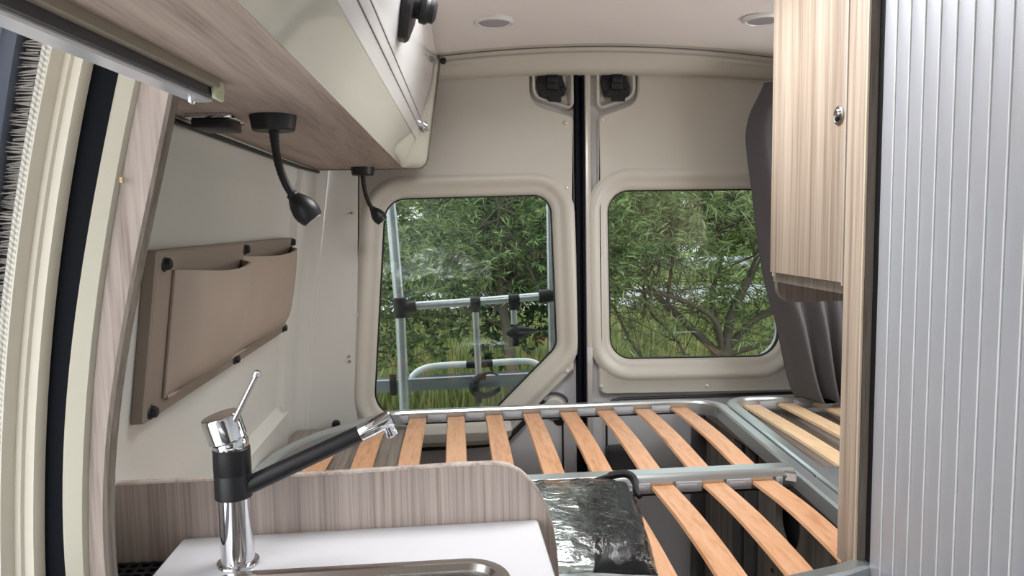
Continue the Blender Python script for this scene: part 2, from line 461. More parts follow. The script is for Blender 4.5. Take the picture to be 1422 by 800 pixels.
winL = [(-.268, .70, .08), (.135, .70, .06), (.365, .925, .06), (.350, 1.447, .06), (-.205, 1.440, .07)]
panL = [(-.335, .600, .03), (.185, .612, .06), (.426, .845, .02), (.434, 1.712, .018), (.284, 1.758, .055), (.284, 1.862, .004), (-.282, 1.862, .01)]
shL = [(-.37, .05, .02), (.437, .05, .02), (.437, 1.858, .02), (-.31, 1.858, .02)]
laL = [(.295, 1.775, .045), (.434, 1.733, .02), (.434, 1.875, .01), (.295, 1.875, .01)]
door_l = door('door_1', panL, winL, shL, laL, [(786, 171), (788, 261), (788, 516), (496, 438)], 'l')
winR = [(.563, .876, .075), (1.18, .866, .08), (1.125, 1.456, .07), (.556, 1.458, .07)]
panR = [(.514, .750, .03), (1.27, .736, .03), (1.24, 1.862, .01), (.656, 1.862, .004), (.656, 1.760, .055), (.517, 1.712, .018)]
shR = [(.494, .05, .02), (1.32, .05, .02), (1.27, 1.858, .02), (.494, 1.858, .02)]
laR = [(.514, 1.733, .02), (.646, 1.775, .045), (.646, 1.875, .01), (.514, 1.875, .01)]
door_r = door('door_2', panR, winR, shR, laR, [(837, 166), (835, 262), (835, 537), (982, 536), (901, 100)], 'r')
latch_block(door_l, .360, 1.808, False)
latch_block(door_r, .580, 1.808, False)

# centre seals between the doors
mb = MB(); mb.box((.438, 2.445, .05), (.450, 2.53, 1.855), .004); mb.box((.450, 2.47, .05), (.470, 2.53, 1.855)); mb.box((.461, 2.452, .05), (.469, 2.53, 1.855), .003)
struct('trim_2', mb, NAVY)
mb = MB(); mb.box((.4715, 2.446, .05), (.4905, 2.53, 1.855), .004)
o = struct('trim_3', mb, SILVERW)
MB().box((.4712, 2.443, .86), (.4908, 2.447, .92), .001).build('striker', SILVER, o)

# door lower details
MB().box((.535, 2.42, .44), (.648, 2.479, .565), .02, 4).build('lock_cover', DARKG, door_r)
def disc(c, r, root, mat, name, t=0.004):
    MB().lathe((c[0], 2.479, c[1]), (0, -1, 0), [(r, 0), (r, t), (r*0.8, t+0.001), (0, t+0.001)], 28).build(name, mat, root)
disc((.376, .660), .021, door_l, BLACK, 'dark_hole')  # black discs drawn for the dark of open holes
disc((.590, .600), .012, door_r, BLACK, 'dark_hole')
mb = MB(); mb.tube([(.358 + .046*math.cos(a), 2.472, .722 + .035*math.sin(a)) for a in [PI*k/16 for k in range(17)]], .004, 8)
mb.build('speaker_rim', DARKG, door_l)
MB().lathe((.358, 2.478, .70), (0, -1, 0), [(.040, 0), (.040, .006), (.034, .011), (0, .012)], 32).build('speaker_cover', CREAM, door_l)
# rounded lower lip of the left door trim with seal and underside shadow drawn as one black line
prof = [(2.47, .03), (2.44, .035), (2.412, .02), (2.400, -.005), (2.405, -.035), (2.425, -.055), (2.47, -.06)]
mb = MB(); mb.rings([[(x, y, .652+z*k) for y, z in prof] for x, k in ((-.325, 1), (-.1, 1), (.10, 1), (.16, .95), (.185, .8), (.20, .45))])
mb.build('door_pocket', CREAM, door_l)
mb = MB(); mb.tube([(-.32, 2.455, .582), (.0, 2.455, .582), (.12, 2.455, .586), (.19, 2.457, .603), (.235, 2.46, .645), (.32, 2.468, .735)], .0075, 8)
mb.build('seal_shadow', BLACK, door_l)
# shade of the pressed groove, drawn as a dark tube, along the top of the right door's lower half
mb = MB(); mb.tube([(.545, 2.476, .700), (.57, 2.476, .722), (.60, 2.476, .727), (1.25, 2.476, .722)], .006, 8); mb.build('groove_shade', DARKG, door_r)
for x0 in (.437-.05, .545):
    MB().box((x0-.003, 2.47, .06), (x0+.003, 2.48, .68)).build('panel_gap', BLACK, door_l if x0 < .46 else door_r)

# panes
def window(name, win):
    root = sroot(name, (sum(c[0] for c in win)/len(win), 2.486, win[0][1]))
    g = fillet(offset(win, .014), 8)
    MB().rings([xz(g, 2.484), xz(g, 2.489)]).build('glass_pane', GLASS, root)
    a = [fillet(offset(win, d), 8) for d in (.015, .001, .001, .015)]
    mb = MB(); mb.loops([xz(a[0], 2.470), xz(a[1], 2.470), xz(a[2], 2.4835), xz(a[3], 2.4835), xz(a[0], 2.470)]); mb.build('rubber_seal', BLACK, root)
window('window_1', winL)
window('window_2', winR)

# ---- sliding-door pillar: strips that follow the bowed side of the van
PY = 0.93
EDGE = dict(
    wr=[(243, 105), (226, 200), (205, 300), (183, 400), (165, 500), (153, 600), (149, 700), (151, 800)],
    wl=[(201, 95), (172, 250), (147, 380), (131, 550), (126, 650), (126, 800)],
    br=[(172, 77), (150, 200), (112, 390), (95, 550), (92, 650), (94, 800)],
    bl=[(134, 62), (110, 170), (80, 395), (64, 525), (61, 650), (61, 800)],
    cl=[(92, 40), (66, 160), (33, 395), (18, 550), (15, 650), (15, 800)],
    pl=[(76, 35), (50, 190), (15, 395), (0, 600), (-4, 700), (-5, 800)],
    hl=[(48, 20), (30, 95), (7, 280), (2, 350), (-18, 600), (-24, 800)])
ZP = [0.25 + 1.39*i/40 for i in range(41)]
def edge(k):
    P = [at_y(a, b, PY) for a, b in EDGE[k]]
    c = np.polyfit([p.z-1.1 for p in P], [p.x for p in P], 3 if len(P) > 5 else 2)
    out = []
    for z in ZP:
        zz = min(max(z, 0.86), 1.62)
        out.append(float(np.polyval(c, zz-1.1)) - (0.02*(0.86-z) if z < 0.86 else 0))
    return out
ED = {k: edge(k) for k in EDGE}
pillar = sroot('trim_4', (-0.45, PY, 0.25))
def strip(name, a, b, mat, sec, parent=pillar):
    """sec: list of (fraction between the edges, y offset)"""
    mb = MB(); mb.rings([[(ED[a][i] + (ED[b][i]-ED[a][i])*f, PY+dy, ZP[i]) for f, dy in sec] for i in range(len(ZP))])
    return mb.build(name, mat, parent)
strip('wood_lining', 'wr', 'wl', WOOD_TRIM, [(0.06, 0.018), (0.06, 0), (1.0, -.003), (1.0, 0.018)])
mb = MB(); mb.rings([[(ED['wr'][i]+dx, PY+dy, ZP[i]) for dx, dy in ((.0015, 0.020), (.0015, -0.001), (-.0035, -.002), (-.0035, 0.020))] for i in range(len(ZP))])
mb.build('wood_edge_band', WOOD_EDGE, pillar)
strip('inner_pillar_trim', 'wl', 'br', plain('pillar_beige', (196, 192, 176), rough=.35, var=.01), [(0.0, 0.02), (0.02, -.004), (0.15, -.010), (0.8, -.012), (0.97, -.007), (1.0, 0.02)])
strip('rubber_seal', 'br', 'bl', NAVY, [(-0.02, 0.02), (0.0, 0.004), (1.0, 0.004), (1.02, 0.02)])
strip('outer_pillar_trim', 'bl', 'cl', PILLAR, [(0.0, 0.02), (0.01, -.006), (0.12, -.013), (0.40, -.012), (0.46, -.016), (0.66, -.016), (0.70, -.024), (0.82, -.032), (0.95, -.026), (1.0, -.01), (1.0, 0.02)])
screen = thing('fly_screen', 'fly screen side frame with brush strip and braided piping along the open sliding door', 'fly screen', (-0.58, PY, 0.25))
strip('gap_backing', 'cl', 'pl', DARKG, [(-.1, 0.01), (-.1, -.004), (1.1, -.004), (1.1, 0.01)], screen)
for f in (0.38, 0.92):
    mb = MB(); mb.tube([(ED['cl'][i] + (ED['pl'][i]-ED['cl'][i])*f, PY-.012, ZP[i]) for i in range(len(ZP))], 0.0040, 10); mb.build('braided_piping', PIPE, screen)
# brush: a backing strip and many bristles
mb = MB(); mb.rings([[(ED['pl'][i] + (ED['hl'][i]-ED['pl'][i])*f, PY+dy, ZP[i]) for f, dy in ((-.1, .01), (-.1, .002), (1.05, .002), (1.05, .01))] for i in range(len(ZP))])
br = mb.build('brush_strip', DARKG, screen)
mb = MB(); rnd = random.Random(3)
for k in range(620):
    z = 0.3 + 1.33*k/620.0; i = min(int((z-ZP[0])/(ZP[1]-ZP[0])), len(ZP)-2)
    x0 = ED['pl'][i]; x1 = ED['hl'][i]; h = 0.0011
    dz = rnd.uniform(-.004, .004); y = PY - rnd.uniform(0, .008)
    xe = x0 + (x1-x0)*rnd.uniform(.8, 1.0)
    mb.face([(x0, y, z-h), (xe, y-.002, z-h*.4+dz), (xe, y-.002, z+h*.4+dz), (x0, y, z+h)])
mb.build('bristles', plain('bristle_tip', (176, 172, 166), rough=0.8, var=0.3, vscale=200), br, smooth=False)
# outer aluminium upright
mb = MB(); mb.rings([[(ED['hl'][i]+dx, PY+dy, ZP[i]) for dx, dy in ((-.002, .03), (-.002, -.02), (-.02, -.03), (-.06, -.03), (-.07, .03))] for i in range(len(ZP))])
mb.build('upright', plain('blue_grey_alu', (112, 122, 140), rough=0.35, metal=0.4, var=0.03), screen)
mb = MB(); mb.rings([[(ED['hl'][i]+dx, PY+dy, ZP[i]) for dx, dy in ((-.015, -.028), (-.016, -.040), (-.09, -.044), (-.09, -.028))] for i in range(len(ZP))])
mb.build('outer_face', plain('pale_blue_alu', (168, 182, 206), rough=.35, metal=.3, var=.03), screen)
# amber seal tip on the wood lining edge
mb = MB(); p = at_y(169, 250, PY-.01); mb.obox(p, (1, 0, 0), (0, 1, 0), (0, 0, 1), .002, .002, .0035, .0008)
mb.build('mark_clip', plain('amber_clip', (206, 180, 136), rough=0.5), pillar)

# ================================================================== OVERHEAD LOCKER (left)
lock = thing('overhead_locker', 'long overhead locker with grey wood underside and white glossy flap along the left side', 'locker', (-0.25, 1.1, 1.536))
EP = [(-.425, 1.534), (-.098, 1.534), (-.078, 1.537), (-.064, 1.549), (-.057, 1.566), (-.018, 1.815), (-.010, 1.868), (-.012, 1.895), (-.40, 1.895)]
mb = MB(); mb.prism([(x, 2.345, z) for x, z in EP], (0, .016, 0)); mb.build('end_panel', WOOD_EDGE, lock)
def fx(y, z=1.536): return -(.022 + .018*min(1, max(0, (z-1.536)/.10)))*(2.3-y)/1.7
bot = [(-.305, -.15), (-.140+fx(-.15), -.15), (-.136+fx(2.345), 2.345), (-.418, 2.345), (-.427, .95), (-.305, .95)]
mb = MB(); mb.prism(xy(bot, 1.536), (0, 0, .014)); mb.build('bottom_board', WOOD_LOCK, lock)
mb = MB(); mb.prism([(-.300, -.15, 1.551), (-.300, -.15, 1.88), (-.300, .94, 1.88), (-.300, .94, 1.551)], (-.008, 0, 0)); mb.build('back_board', WOOD_LOCK, lock)
ys = [-.15 + 2.494*i/24 for i in range(25)]
pf = smooth_path([(-.137, 1.5365, 0), (-.126, 1.556, 0), (-.108, 1.59, 0), (-.092, 1.618, 0)], 5)
mb = MB(); mb.slabgrid([[(p.x+fx(y, p.y), y, p.y) for p in pf] for y in ys], (-.010, 0, 0.0)); mb.build('fascia', GREENW, lock)
fl = smooth_path([(-.0905, 1.621, 0), (-.071, 1.66, 0), (-.054, 1.715, 0), (-.036, 1.79, 0), (-.022, 1.875, 0)], 6)
mb = MB(); mb.slabgrid([[(p.x+fx(y, p.y), y, p.y) for p in fl] for y in ys], (-.014, 0, 0.0)); flap = mb.build('flap_door', WHITE, lock)
def fxz(z):   # flap surface x at height z
    for a, b in zip(fl, fl[1:]):
        if a.y <= z <= b.y: return a.x + (b.x-a.x)*(z-a.y)/(b.y-a.y)
    return fl[-1].x
for z in (1.648, 1.668):
    mb = MB(); mb.tube([(fxz(z)+fx(y, z)-.0012, y, z) for y in (-.1, .8, 1.7, 2.27)], .0022, 8); mb.build('seam_groove', plain('seam_grey', (120, 122, 122), rough=.4), flap)
def resample(pts, n):
    P = [Vector(p) for p in pts]; L = [0]
    for a, b in zip(P, P[1:]): L.append(L[-1] + (b-a).length)
    out = []
    for i in range(n):
        t = L[-1]*i/(n-1); k = min(max(j for j in range(len(L)) if L[j] <= t+1e-9), len(P)-2)
        out.append(P[k].lerp(P[k+1], (t-L[k])/max(L[k+1]-L[k], 1e-9)))
    return out
A_ = resample([(p.x, p.y, 0) for p in pf[:-1]] + [(p.x, p.y, 0) for p in fl], 40)
B_ = resample([(-.118, 1.536, 0), (-.100, 1.5365, 0), (-.080, 1.540, 0), (-.066, 1.552, 0), (-.0605, 1.567, 0), (-.0225, 1.815, 0), (-.0155, 1.868, 0)], 40)
mb = MB(); mb.slabgrid([[(a.x+(b.x-a.x)*(f*f*(3-2*f)) - .0008, 2.27+.075*f, a.y+(b.y-a.y)*f) for a, b in zip(A_, B_)] for f in [k/10 for k in range(11)]], (-.006, 0, 0)); mb.build('end_moulding', GREENW, lock)
# latch on the flap: a plate with a turning knob
ly, lz = 1.36, 1.745; lx = fxz(lz)+fx(ly, lz)
t = Vector((fxz(lz+.05)-fxz(lz-.05), 0, .1)).normalized(); nrm = Vector((t.z, 0, -t.x))
handle = None
mb = MB(); ol = fillet([(-.075, -.004, .012), (-.018, -.052, .010), (.018, -.052, .010), (.075, -.004, .012), (.075, .055, .02), (-.075, .055, .02)], 4)
c = Vector((lx, ly, lz))
mb.rings([[c + Vector((0, 1, 0))*u + t*v + nrm*h for u, v in [(a*k, b*k) for a, b in ol]] for h, k in ((0.0, 1), (.010, 1), (.016, .9))])
handle = mb.build('latch_plate', BLACKS, flap)
mb = MB(); mb.lathe(c + nrm*.016 + t*.012, nrm, [(.020, 0), (.020, .010), (.026, .012), (.027, .022), (.022, .028), (.022, .036), (.014, .040), (0, .040)], 20)
mb.build('knob', BLACKS, handle)
# clear hinge clip at the far lower corner of the flap
cy = 2.30; cz = 1.655; cx = fxz(cz)+fx(cy)
mb = MB(); mb.obox((cx+.010, cy-.03, cz+.002), (1, 0, .3), (0, 1, 0), (-.3, 0, 1), .010, .028, .014, .005); mb.build('hinge_clip', CHROME, flap)
# thin trim around the end panel top
mb = MB(); mb.lathe((-.002, 2.352, 1.872), (0, -1, 0), [(.010, 0), (.010, .012), (.006, .016), (0, .016)], 14); mb.build('end_stop', BLACK, lock)

# black cable trunk where the locker meets the wall
mb = MB(); mb.tube([(wx(1.522)+.019, .98, 1.524), (wx(1.522)+.020, 2.10, 1.526), (wx(1.522)+.034, 2.33, 1.527)], .0045, 10)
solo('cable_trunk', mb, BLACK, 'black cable conduit running along the joint of locker and side wall', 'conduit', (-.42, 1.6, 1.524))

# aluminium fly screen rail under the locker
rail = thing('screen_rail', 'aluminium fly screen rail fixed under the locker beside the door opening', 'rail', (-.31, .6, 1.535))
pa, pb = Vector((-.333, .30, 0)), Vector((-.290, .925, 0))
sec = [(-.016, 1.512), (.006, 1.512), (.008, 1.514), (.008, 1.535), (-.016, 1.535)]
mb = MB(); sweep(mb, [pa, pb], sec); mb.build('track', ALUB, rail)
mb = MB(); sweep(mb, [pa, pb - Vector((.0, .006, 0))], [(.008, 1.516), (.0135, 1.516), (.0135, 1.5355), (.008, 1.5355)]); mb.build('track_side', DARKG, rail)
mb = MB(); sweep(mb, [pa, pb - Vector((0, .02, 0))], [(.0135, 1.526), (.024, 1.526), (.024, 1.5358), (.0135, 1.5358)]); mb.build('backing_strip', plain('beige_strip', (150, 142, 128), rough=.6), rail)
mb = MB(); mb.box((-.284, .905, 1.520), (-.268, .928, 1.536), .002); mb.box((-.276, .900, 1.513), (-.270, .932, 1.527), .002)
mb.build('end_clip', plain('pale_green_plastic', (214, 220, 190), rough=.4), rail)
mb = MB(); mb.lathe((-.300, .905, 1.5125), (0, 0, -1), [(.005, 0), (.005, .004), (.003, .006), (0, .0062)], 12); mb.build('rivet', CHROME, rail)

# reading lamps
def make_lamp():
    b = Vector((-.274, 1.20, 1.536))
    r = thing('reading_lamp', 'larger near black gooseneck lamp hanging under the locker above the taupe pocket organizer', 'lamp', b, 'black gooseneck reading lamps under the locker')
    MB().lathe(b, (0, 0, -1), [(.0365, 0), (.0365, .002), (.0335, .022), (.031, .0245), (.012, .0245), (0, .0245)], 36).build('base', BLACKS, r)
    pts = [Vector((x, 1.20, z)) for x, z in ((-.274, 1.513), (-.2725, 1.485), (-.268, 1.455), (-.259, 1.428), (-.2495, 1.410))]
    P = smooth_path(pts, 8)
    mb = MB()
    rr = [.0078 - .0016*min(1, i/8.0) + (.0006 if i % 2 else 0) for i in range(len(P))]
    mb.tube(P, rr, 12); mb.build('gooseneck', BLACK, r)
    d = Vector((.62, .05, -.80)).normalized()
    h = MB().lathe(Vector((-.2515, 1.20, 1.4125)), d, [(.0085, 0), (.0095, .003), (.0095, .006), (.0125, .010), (.018, .020), (.0215, .032), (.0215, .042), (.0185, .052), (.0165, .0545)], 28).build('lamp_head', BLACKS, r)
    MB().lathe(Vector((-.2515, 1.20, 1.4125)) + d*.0546, d, [(.0150, 0), (.0150, .001), (0, .0015)], 24).build('lens', LENS, h)
    return r
lampA = make_lamp()
lampB = copy_tree(lampA); lampB.location = (-.258, 2.28, 1.536)
lampB['label'] = 'smaller far black gooseneck lamp under the locker end beside the left rear window'

# black outlet with chrome bezel under the locker
sw = thing('power_outlet', 'flat black outlet with chrome bezel under the locker near the wall', 'outlet', (-.372, 1.215, 1.536))
MB().box((-.400, 1.165, 1.528), (-.328, 1.255, 1.536), .002).build('bezel', CHROME, sw)
MB().box((-.393, 1.172, 1.514), (-.336, 1.248, 1.5285), .003).build('cover', BLACKS, sw)

# ================================================================== WALL POCKET ORGANIZER
org = thing('pocket_organizer', 'taupe leatherette organizer panel with two pockets on the left wall', 'organizer', (-.47, 1.69, 1.055))
def wp(y, z, d): return Vector((wx(z)+d, y, z))
ol = fillet([(1.142, 1.055, .008), (2.115, 1.055, .008), (2.115, 1.326, .008), (1.142, 1.326, .008)], 4)
mb = MB(); mb.rings([[wp(y, z, d) for y, z in fillet(offset([(1.142, 1.055, .008), (2.115, 1.055, .008), (2.115, 1.326, .008), (1.142, 1.326, .008)], k), 4)] for d, k in ((.001, 0), (.018, 0), (.021, -.004))])
mb.build('backing_board', TAUPED, org)
def pouch(y0, y1, z0, zt, sag, belly):
    """an open-topped bulging pocket with thickness"""
    rows = []; n, m = 20, 14
    for j in range(m+1):
        v = j/m; r = []
        for i in range(n+1):
            u = i/n
            zt_u = zt(u) - sag*math.sin(PI*u)
            z = z0 + (zt_u-z0)*v
            side = min(1.0, u/.14, (1-u)/.14); side = side*side*(3-2*side)
            b = belly*math.sin(PI*min(1, u*1.0))**.5*(0.35+.65*math.sin(PI*(.12+.62*v)))*min(1, v/.06+.12)
            b = max(b, 0.0)
            r.append(wp(y0+(y1-y0)*u + .006*math.sin(v*PI)*(1 if u < .5 else -1)*(1 if belly else 0), z, .022 + .012*side*min(1, v*6) + b*(.45+.55*side)))
        rows.append(r)
    mb = MB(); mb.slabgrid(rows, (-.005, 0, 0)); return mb
ymid = 1.605
pouch(1.215, ymid, 1.083, lambda u: 1.292-.002*u, .011, .040).build('pocket', TAUPE, org)
pouch(ymid+.003, 2.09, 1.083, lambda u: 1.296+.006*u, .009, .036).build('pocket', TAUPE, org)
# side gusset and piping of the first pocket
mb = MB(); mb.tube([wp(1.209, 1.082+.21*k/8, .0235) for k in range(9)], .0035, 8); mb.build('piping', TAUPED, org)
mb = MB(); mb.tube([wp(1.213+.875*k/12, 1.081, .026) for k in range(13)], .004, 8); mb.build('piping', TAUPED, org)
for y, z in ((1.172, 1.304), (1.62, 1.311), (2.095, 1.314), (1.166, 1.070), (1.62, 1.069), (2.095, 1.069)):
    mb = MB(); c = wp(y, z, .019)
    mb.lathe(c, (1, 0, 0), [(.0125, 0), (.0125, .003), (.010, .005), (.0095, .010), (.007, .013), (0, .0135)], 8)
    mb.build('stud', BLACK, org)

# ================================================================== KITCHEN UNIT
kit = thing('kitchen_unit', 'low kitchen base unit in grey wood under the white worktop', 'kitchen unit', (-.14, .82, 0))
mb = MB(); mb.box((-.41, .50, .0), (-.392, 1.085, .862)); mb.box((.105, .50, .0), (.123, 1.085, .862)); mb.box((-.392, 1.07, .0), (.105, 1.085, .862)); mb.box((-.392, .50, .05), (.105, 1.07, .07))
mb.build('carcass', WOOD_BACK, kit)
o = None
for i, x in enumerate((-.390, -.141)):
    o = MB().box((x, .482, .08), (x+.244, .498, .84), .002).build('door', WOOD_DOOR, kit)
    MB().tube([(x+.122-.05, .468, .78), (x+.122+.05, .468, .78)], .005, 10).build('handle', ALU, o)
# worktop with a sink cut-out
wo = [(-.420, .47, .01), (.134, .47, .01), (.131, 1.1085, .006), (-.417, 1.1085, .006)]
hole = [(-.335, .575, .045), (.060, .575, .045), (.060, .972, .05), (-.335, .972, .05)]
A = fillet(wo, 5); Bh = fillet(hole, 8)
t = MB()
vsT = [t.bm.verts.new((x, y, .885)) for x, y in A]
t2 = MB(); t2.loops([xy(fillet(offset(wo, -.002), 5), .885), xy(Bh, .885), xy(Bh, .863)], fill_between=0)
t2.loops([xy(fillet(offset(wo, -.002), 5), .885), xy(A, .883), xy(A, .863), xy(Bh, .863)], fill_between=2)
t.bm.free()
worktop = solo('worktop', t2, TOPW, 'white worktop around the inset sink with the mixer tap on it', 'worktop', (-.14, .8, .863))
sink = thing('sink', 'stainless steel sink inset in the white worktop below the mixer tap', 'sink', (-.14, .77, .76))
Lp = lambda d, z: xy(fillet(offset(hole, d), 8), z)
mb = MB(); mb.loops([Lp(.012, .8856), Lp(.011, .8872), Lp(.002, .8885), Lp(-.004, .8875), Lp(-.010, .8800), Lp(-.011, .8798)], cap_last=False)
mb.build('rim', STEEL, sink)
mb = MB(); mb.loops([Lp(-.0105, .8802), Lp(-.012, .874), Lp(-.02, .80), Lp(-.03, .772), Lp(-.05, .762), Lp(-.09, .760)], cap_last=True); basin = mb.build('basin', STEEL, sink)
MB().lathe((-.14, .78, .7605), (0, 0, 1), [(.035, 0), (.035, .002), (.03, .003), (0, .002)], 24).build('drain', CHROME, basin)

# wood backboard behind the worktop, with a rounded right end
px_out = [(640, 647), (690, 645), (706, 648), (722, 656), (735, 668), (747, 684), (758, 705), (766, 730), (771, 760), (774, 800)]
out = [(at_y(a, b, 1.112).x, at_y(a, b, 1.112).z) for a, b in px_out]
poly = [(-.548, .60), (-.548, .9725)] + [(-.2, .9728)] + out + [(out[-1][0]+.002, .60)]
bk = thing('backboard', 'grey wood backboard with rounded end standing behind the worktop', 'board', (-.18, 1.12, .60))
mb = MB(); mb.prism([(x, 1.1095, z) for x, z in poly], (0, .016, 0)); mb.build('panel', WOOD_BACK, bk)
edge_pts = [Vector((x, 1.1175, z)) for x, z in poly[1:]]
mb = MB()
rings = []
for i, p in enumerate(edge_pts):
    a = edge_pts[max(i-1, 0)]; b = edge_pts[min(i+1, len(edge_pts)-1)]; tg = (b-a).normalized(); nn = Vector((-tg.z, 0, tg.x))
    rings.append([p + nn*.0004 + Vector((0, -.0084, 0)), p + nn*.003 + Vector((0, -.006, 0)), p + nn*.003 + Vector((0, .006, 0)), p + nn*.0004 + Vector((0, .0084, 0)), p - nn*.001])
mb.rings(rings); mb.build('edge_band', WOOD_TRIM, bk)

# perforated dark vent between worktop and wall
vent = thing('vent_grille', 'black perforated vent grille in the gap left of the worktop', 'vent', (-.49, .9, .845))
MB().box((-.565, .62, .838), (-.428, 1.105, .846)).build('tray', DARKG, vent)
mb = MB()
for k in range(9):
    x = -.562 + .0165*k; mb.box((x, .62, .848), (x+.006, 1.104, .853))
for k in range(29):
    y = .625 + .0168*k; mb.box((-.563, y, .8485), (-.430, y+.006, .8535))
mb.build('mesh', BLACKS, vent)

# ---- mixer tap
B0 = Vector((-.308, 1.012, .885))
tap = thing('mixer_tap', 'chrome and black mixer tap with raised lever standing on the worktop', 'tap', B0)
MB().lathe(B0, (0, 0, 1), [(.0285, 0), (.0295, .002), (.0285, .0045), (.0245, .006), (.0238, .0062)], 40).build('base_flange', CHROME, tap)
MB().lathe(B0 + Vector((0, 0, .006)), (0, 0, 1), [(.0232, 0), (.0228, .006), (.0222, .092)], 40).build('column', CHROME, tap)
mb = MB(); mb.lathe(B0 + Vector((-.001, 0, .0975)), (0, 0, 1), [(.0225, 0), (.0252, .001), (.0252, .0335), (.0247, .0345), (.0247, .0352), (.0252, .0362), (.0250, .0705), (.0240, .0715)], 40)
body = mb.build('body', BLACKS, tap)
MB().lathe(B0 + Vector((-.0015, 0, .169)), (-.06, 0, 1), [(.0238, 0), (.0242, .003), (.0242, .009), (.0215, .016), (.019, .019)], 40).build('neck_ring', CHROME, tap)
ax = Vector((-.26, -.08, 1)).normalized()
cap0 = B0 + Vector((-.0045, 0, .180))
lever = MB().lathe(cap0, ax, [(.0235, -.001), (.0262, .002), (.0262, .034), (.0250, .0365), (.021, .0372), (0, .0374)], 40).build('lever_cap', CHROME, tap)
l0 = at_y(325, 584, 1.000); l1 = at_y(356, 521, 0.985)
mb = MB(); mb.tube([l0, l0.lerp(l1, .1), l0.lerp(l1, .92), l1], [.0052, .0040, .0036, .0038], 14); mb.lathe(l1, (l1-l0), [(.003, -.004), (.0056, -.002), (.0058, .003), (.004, .006), (0, .0065)], 16)
mb.build('lever', CHROME, lever)
s0 = at_y(330, 681, 1.012); s1 = at_y(500, 602, 1.03); s2 = at_y(544, 580, 1.035)
mb = MB(); mb.tube([s0, s0.lerp(s1, .3), s0.lerp(s1, .8), s1], [.0128, .0127, .0122, .0121], 24); sp = mb.build('spout', BLACKS, tap)
mb = MB(); mb.tube([s1, s1.lerp(s2, .03), s1.lerp(s2, .96), s2], [.0122, .0128, .0130, .0118], 24); tip = mb.build('spout_tip', CHROME, sp)
pa = s1.lerp(s2, .80); dn = Vector((.40, 0, -1)).normalized()
MB().lathe(pa, dn, [(.0085, .006), (.0085, .017), (.0095, .0175), (.0095, .023), (.008, .0245), (0, .0235)], 20).build('aerator', CHROME, tap)

# ================================================================== BED FRAMES
ZR = .765
d0 = at_z(1013, 563, ZR); d1 = at_z(1160, 680, ZR)     # the line between the two frames
dv = (d1-d0)/(d1.y-d0.y)
def divx(y): return d0.x + dv.x*(y-d0.y)
RS = [(-.017, -.042), (-.017, -.006), (-.013, 0.0), (.010, 0.0), (.016, -.004), (.017, -.012), (.017, -.042)]
bed = thing('slatted_bed', 'large aluminium bed base frame with birch slats behind the kitchen backboard', 'bed base', (.2, 1.75, .70))
def arc(c, r, a0, a1, n=8): return [(c[0]+r*math.cos(math.radians(a0+(a1-a0)*k/n)), c[1]+r*math.sin(math.radians(a0+(a1-a0)*k/n))) for k in range(n+1)]
rx = lambda y: divx(y) - .0215
path = [(.655, 1.122), (rx(1.30)-.04, 1.165), (rx(1.30)-.01, 1.25), (rx(1.36), 1.36), (rx(1.8), 1.8), (rx(2.17), 2.17)]
path += arc((rx(2.19)-.085, 2.185), .088, 5, 85, 8)
path += [(.74, 2.285), (.3, 2.286), (-.16, 2.284), (-.205, 2.268), (-.30, 2.17), (-.385, 2.07), (-.432, 1.985), (-.462, 1.90), (-.478, 1.80), (-.484, 1.6), (-.487, 1.20), (-.47, 1.152), (.22, 1.146), (.50, 1.082)]
P = [Vector((a, b, ZR)) for a, b in path]
mb = MB(); sweep(mb, P, RS, closed=True); mb.build('outer_rail', ALU, bed, angle=25)
mb = MB(); cb = [(-.026, -.038), (-.026, -.004), (-.022, 0), (.012, 0), (.018, -.003), (.024, -.010), (.026, -.016), (.024, -.026), (.022, -.038)]
sweep(mb, [Vector((-.468, 1.612, ZR+.004)), Vector((rx(1.612)-.018, 1.612, ZR+.004))], cb); mb.build('crossbar', ALU, bed, angle=25)
XS = [(.741, .724), (.618, .604), (.493, .482), (.372, .362), (.252, .243), (.131, .123), (.010, .004), (-.1115, -.118), (-.234, -.234), (-.347, -.354)]
def slat(x0, y0, x1, y1, w=.028, rise=.009, mat=BIRCH, parent=bed, zb=.736):
    n = 16; rows = []
    for i in range(n+1):
        f = i/n; x = x0+(x1-x0)*f; y = y0+(y1-y0)*f; z = zb + rise*math.sin(PI*f)
        c = .0025
        rows.append([(x-w, y, z+.0015), (x-w+c, y, z+.008), (x+w-c, y, z+.008), (x+w, y, z+.0015), (x+w-c, y, z), (x-w+c, y, z)])
    return MB().rings(rows).build('slat', mat, parent)
for i, (xr, xf) in enumerate(XS):
    y_r = 2.262 if xr > -.2 else (2.16 if xr > -.3 else 2.01)
    slat(xr, y_r, xf, 1.648)
    if i < 6:
        slat(xf, 1.592, xf-.008, 1.16 if xf < .3 else (1.135 if xf < .55 else (1.14 if xf < .7 else 1.19)))
# slat holders: pale clips between the slats on the rear rail and on both faces of the crossbar
def holders(parent, y, dy, xlist, z0=.728, z1=.752):
    for xa, xb in zip(xlist, xlist[1:]):
        a, b = min(xa, xb)+.0305, max(xa, xb)-.0305
        mb = MB(); mb.box((a, y, z0), (b, y+dy, z1), .002); mb.box((a+.006, y-.002, z0+.006), (b-.012, y+.001, z1-.005), .001)
        mb.build('slat_holder', CLIP, parent)
holders(bed, 2.262, .006, [x for x, _ in XS[:8]] + [-.2])
holders(bed, 1.582, .006, [.80] + [x for _, x in XS[:7]])
MB().box((-.15, 2.2625, .7235), (.76, 2.268, .7275)).build('rail_lip', BLACKS, bed)
MB().box((-.46, 1.584, .7225), (.79, 1.589, .7265)).build('rail_lip', BLACKS, bed)
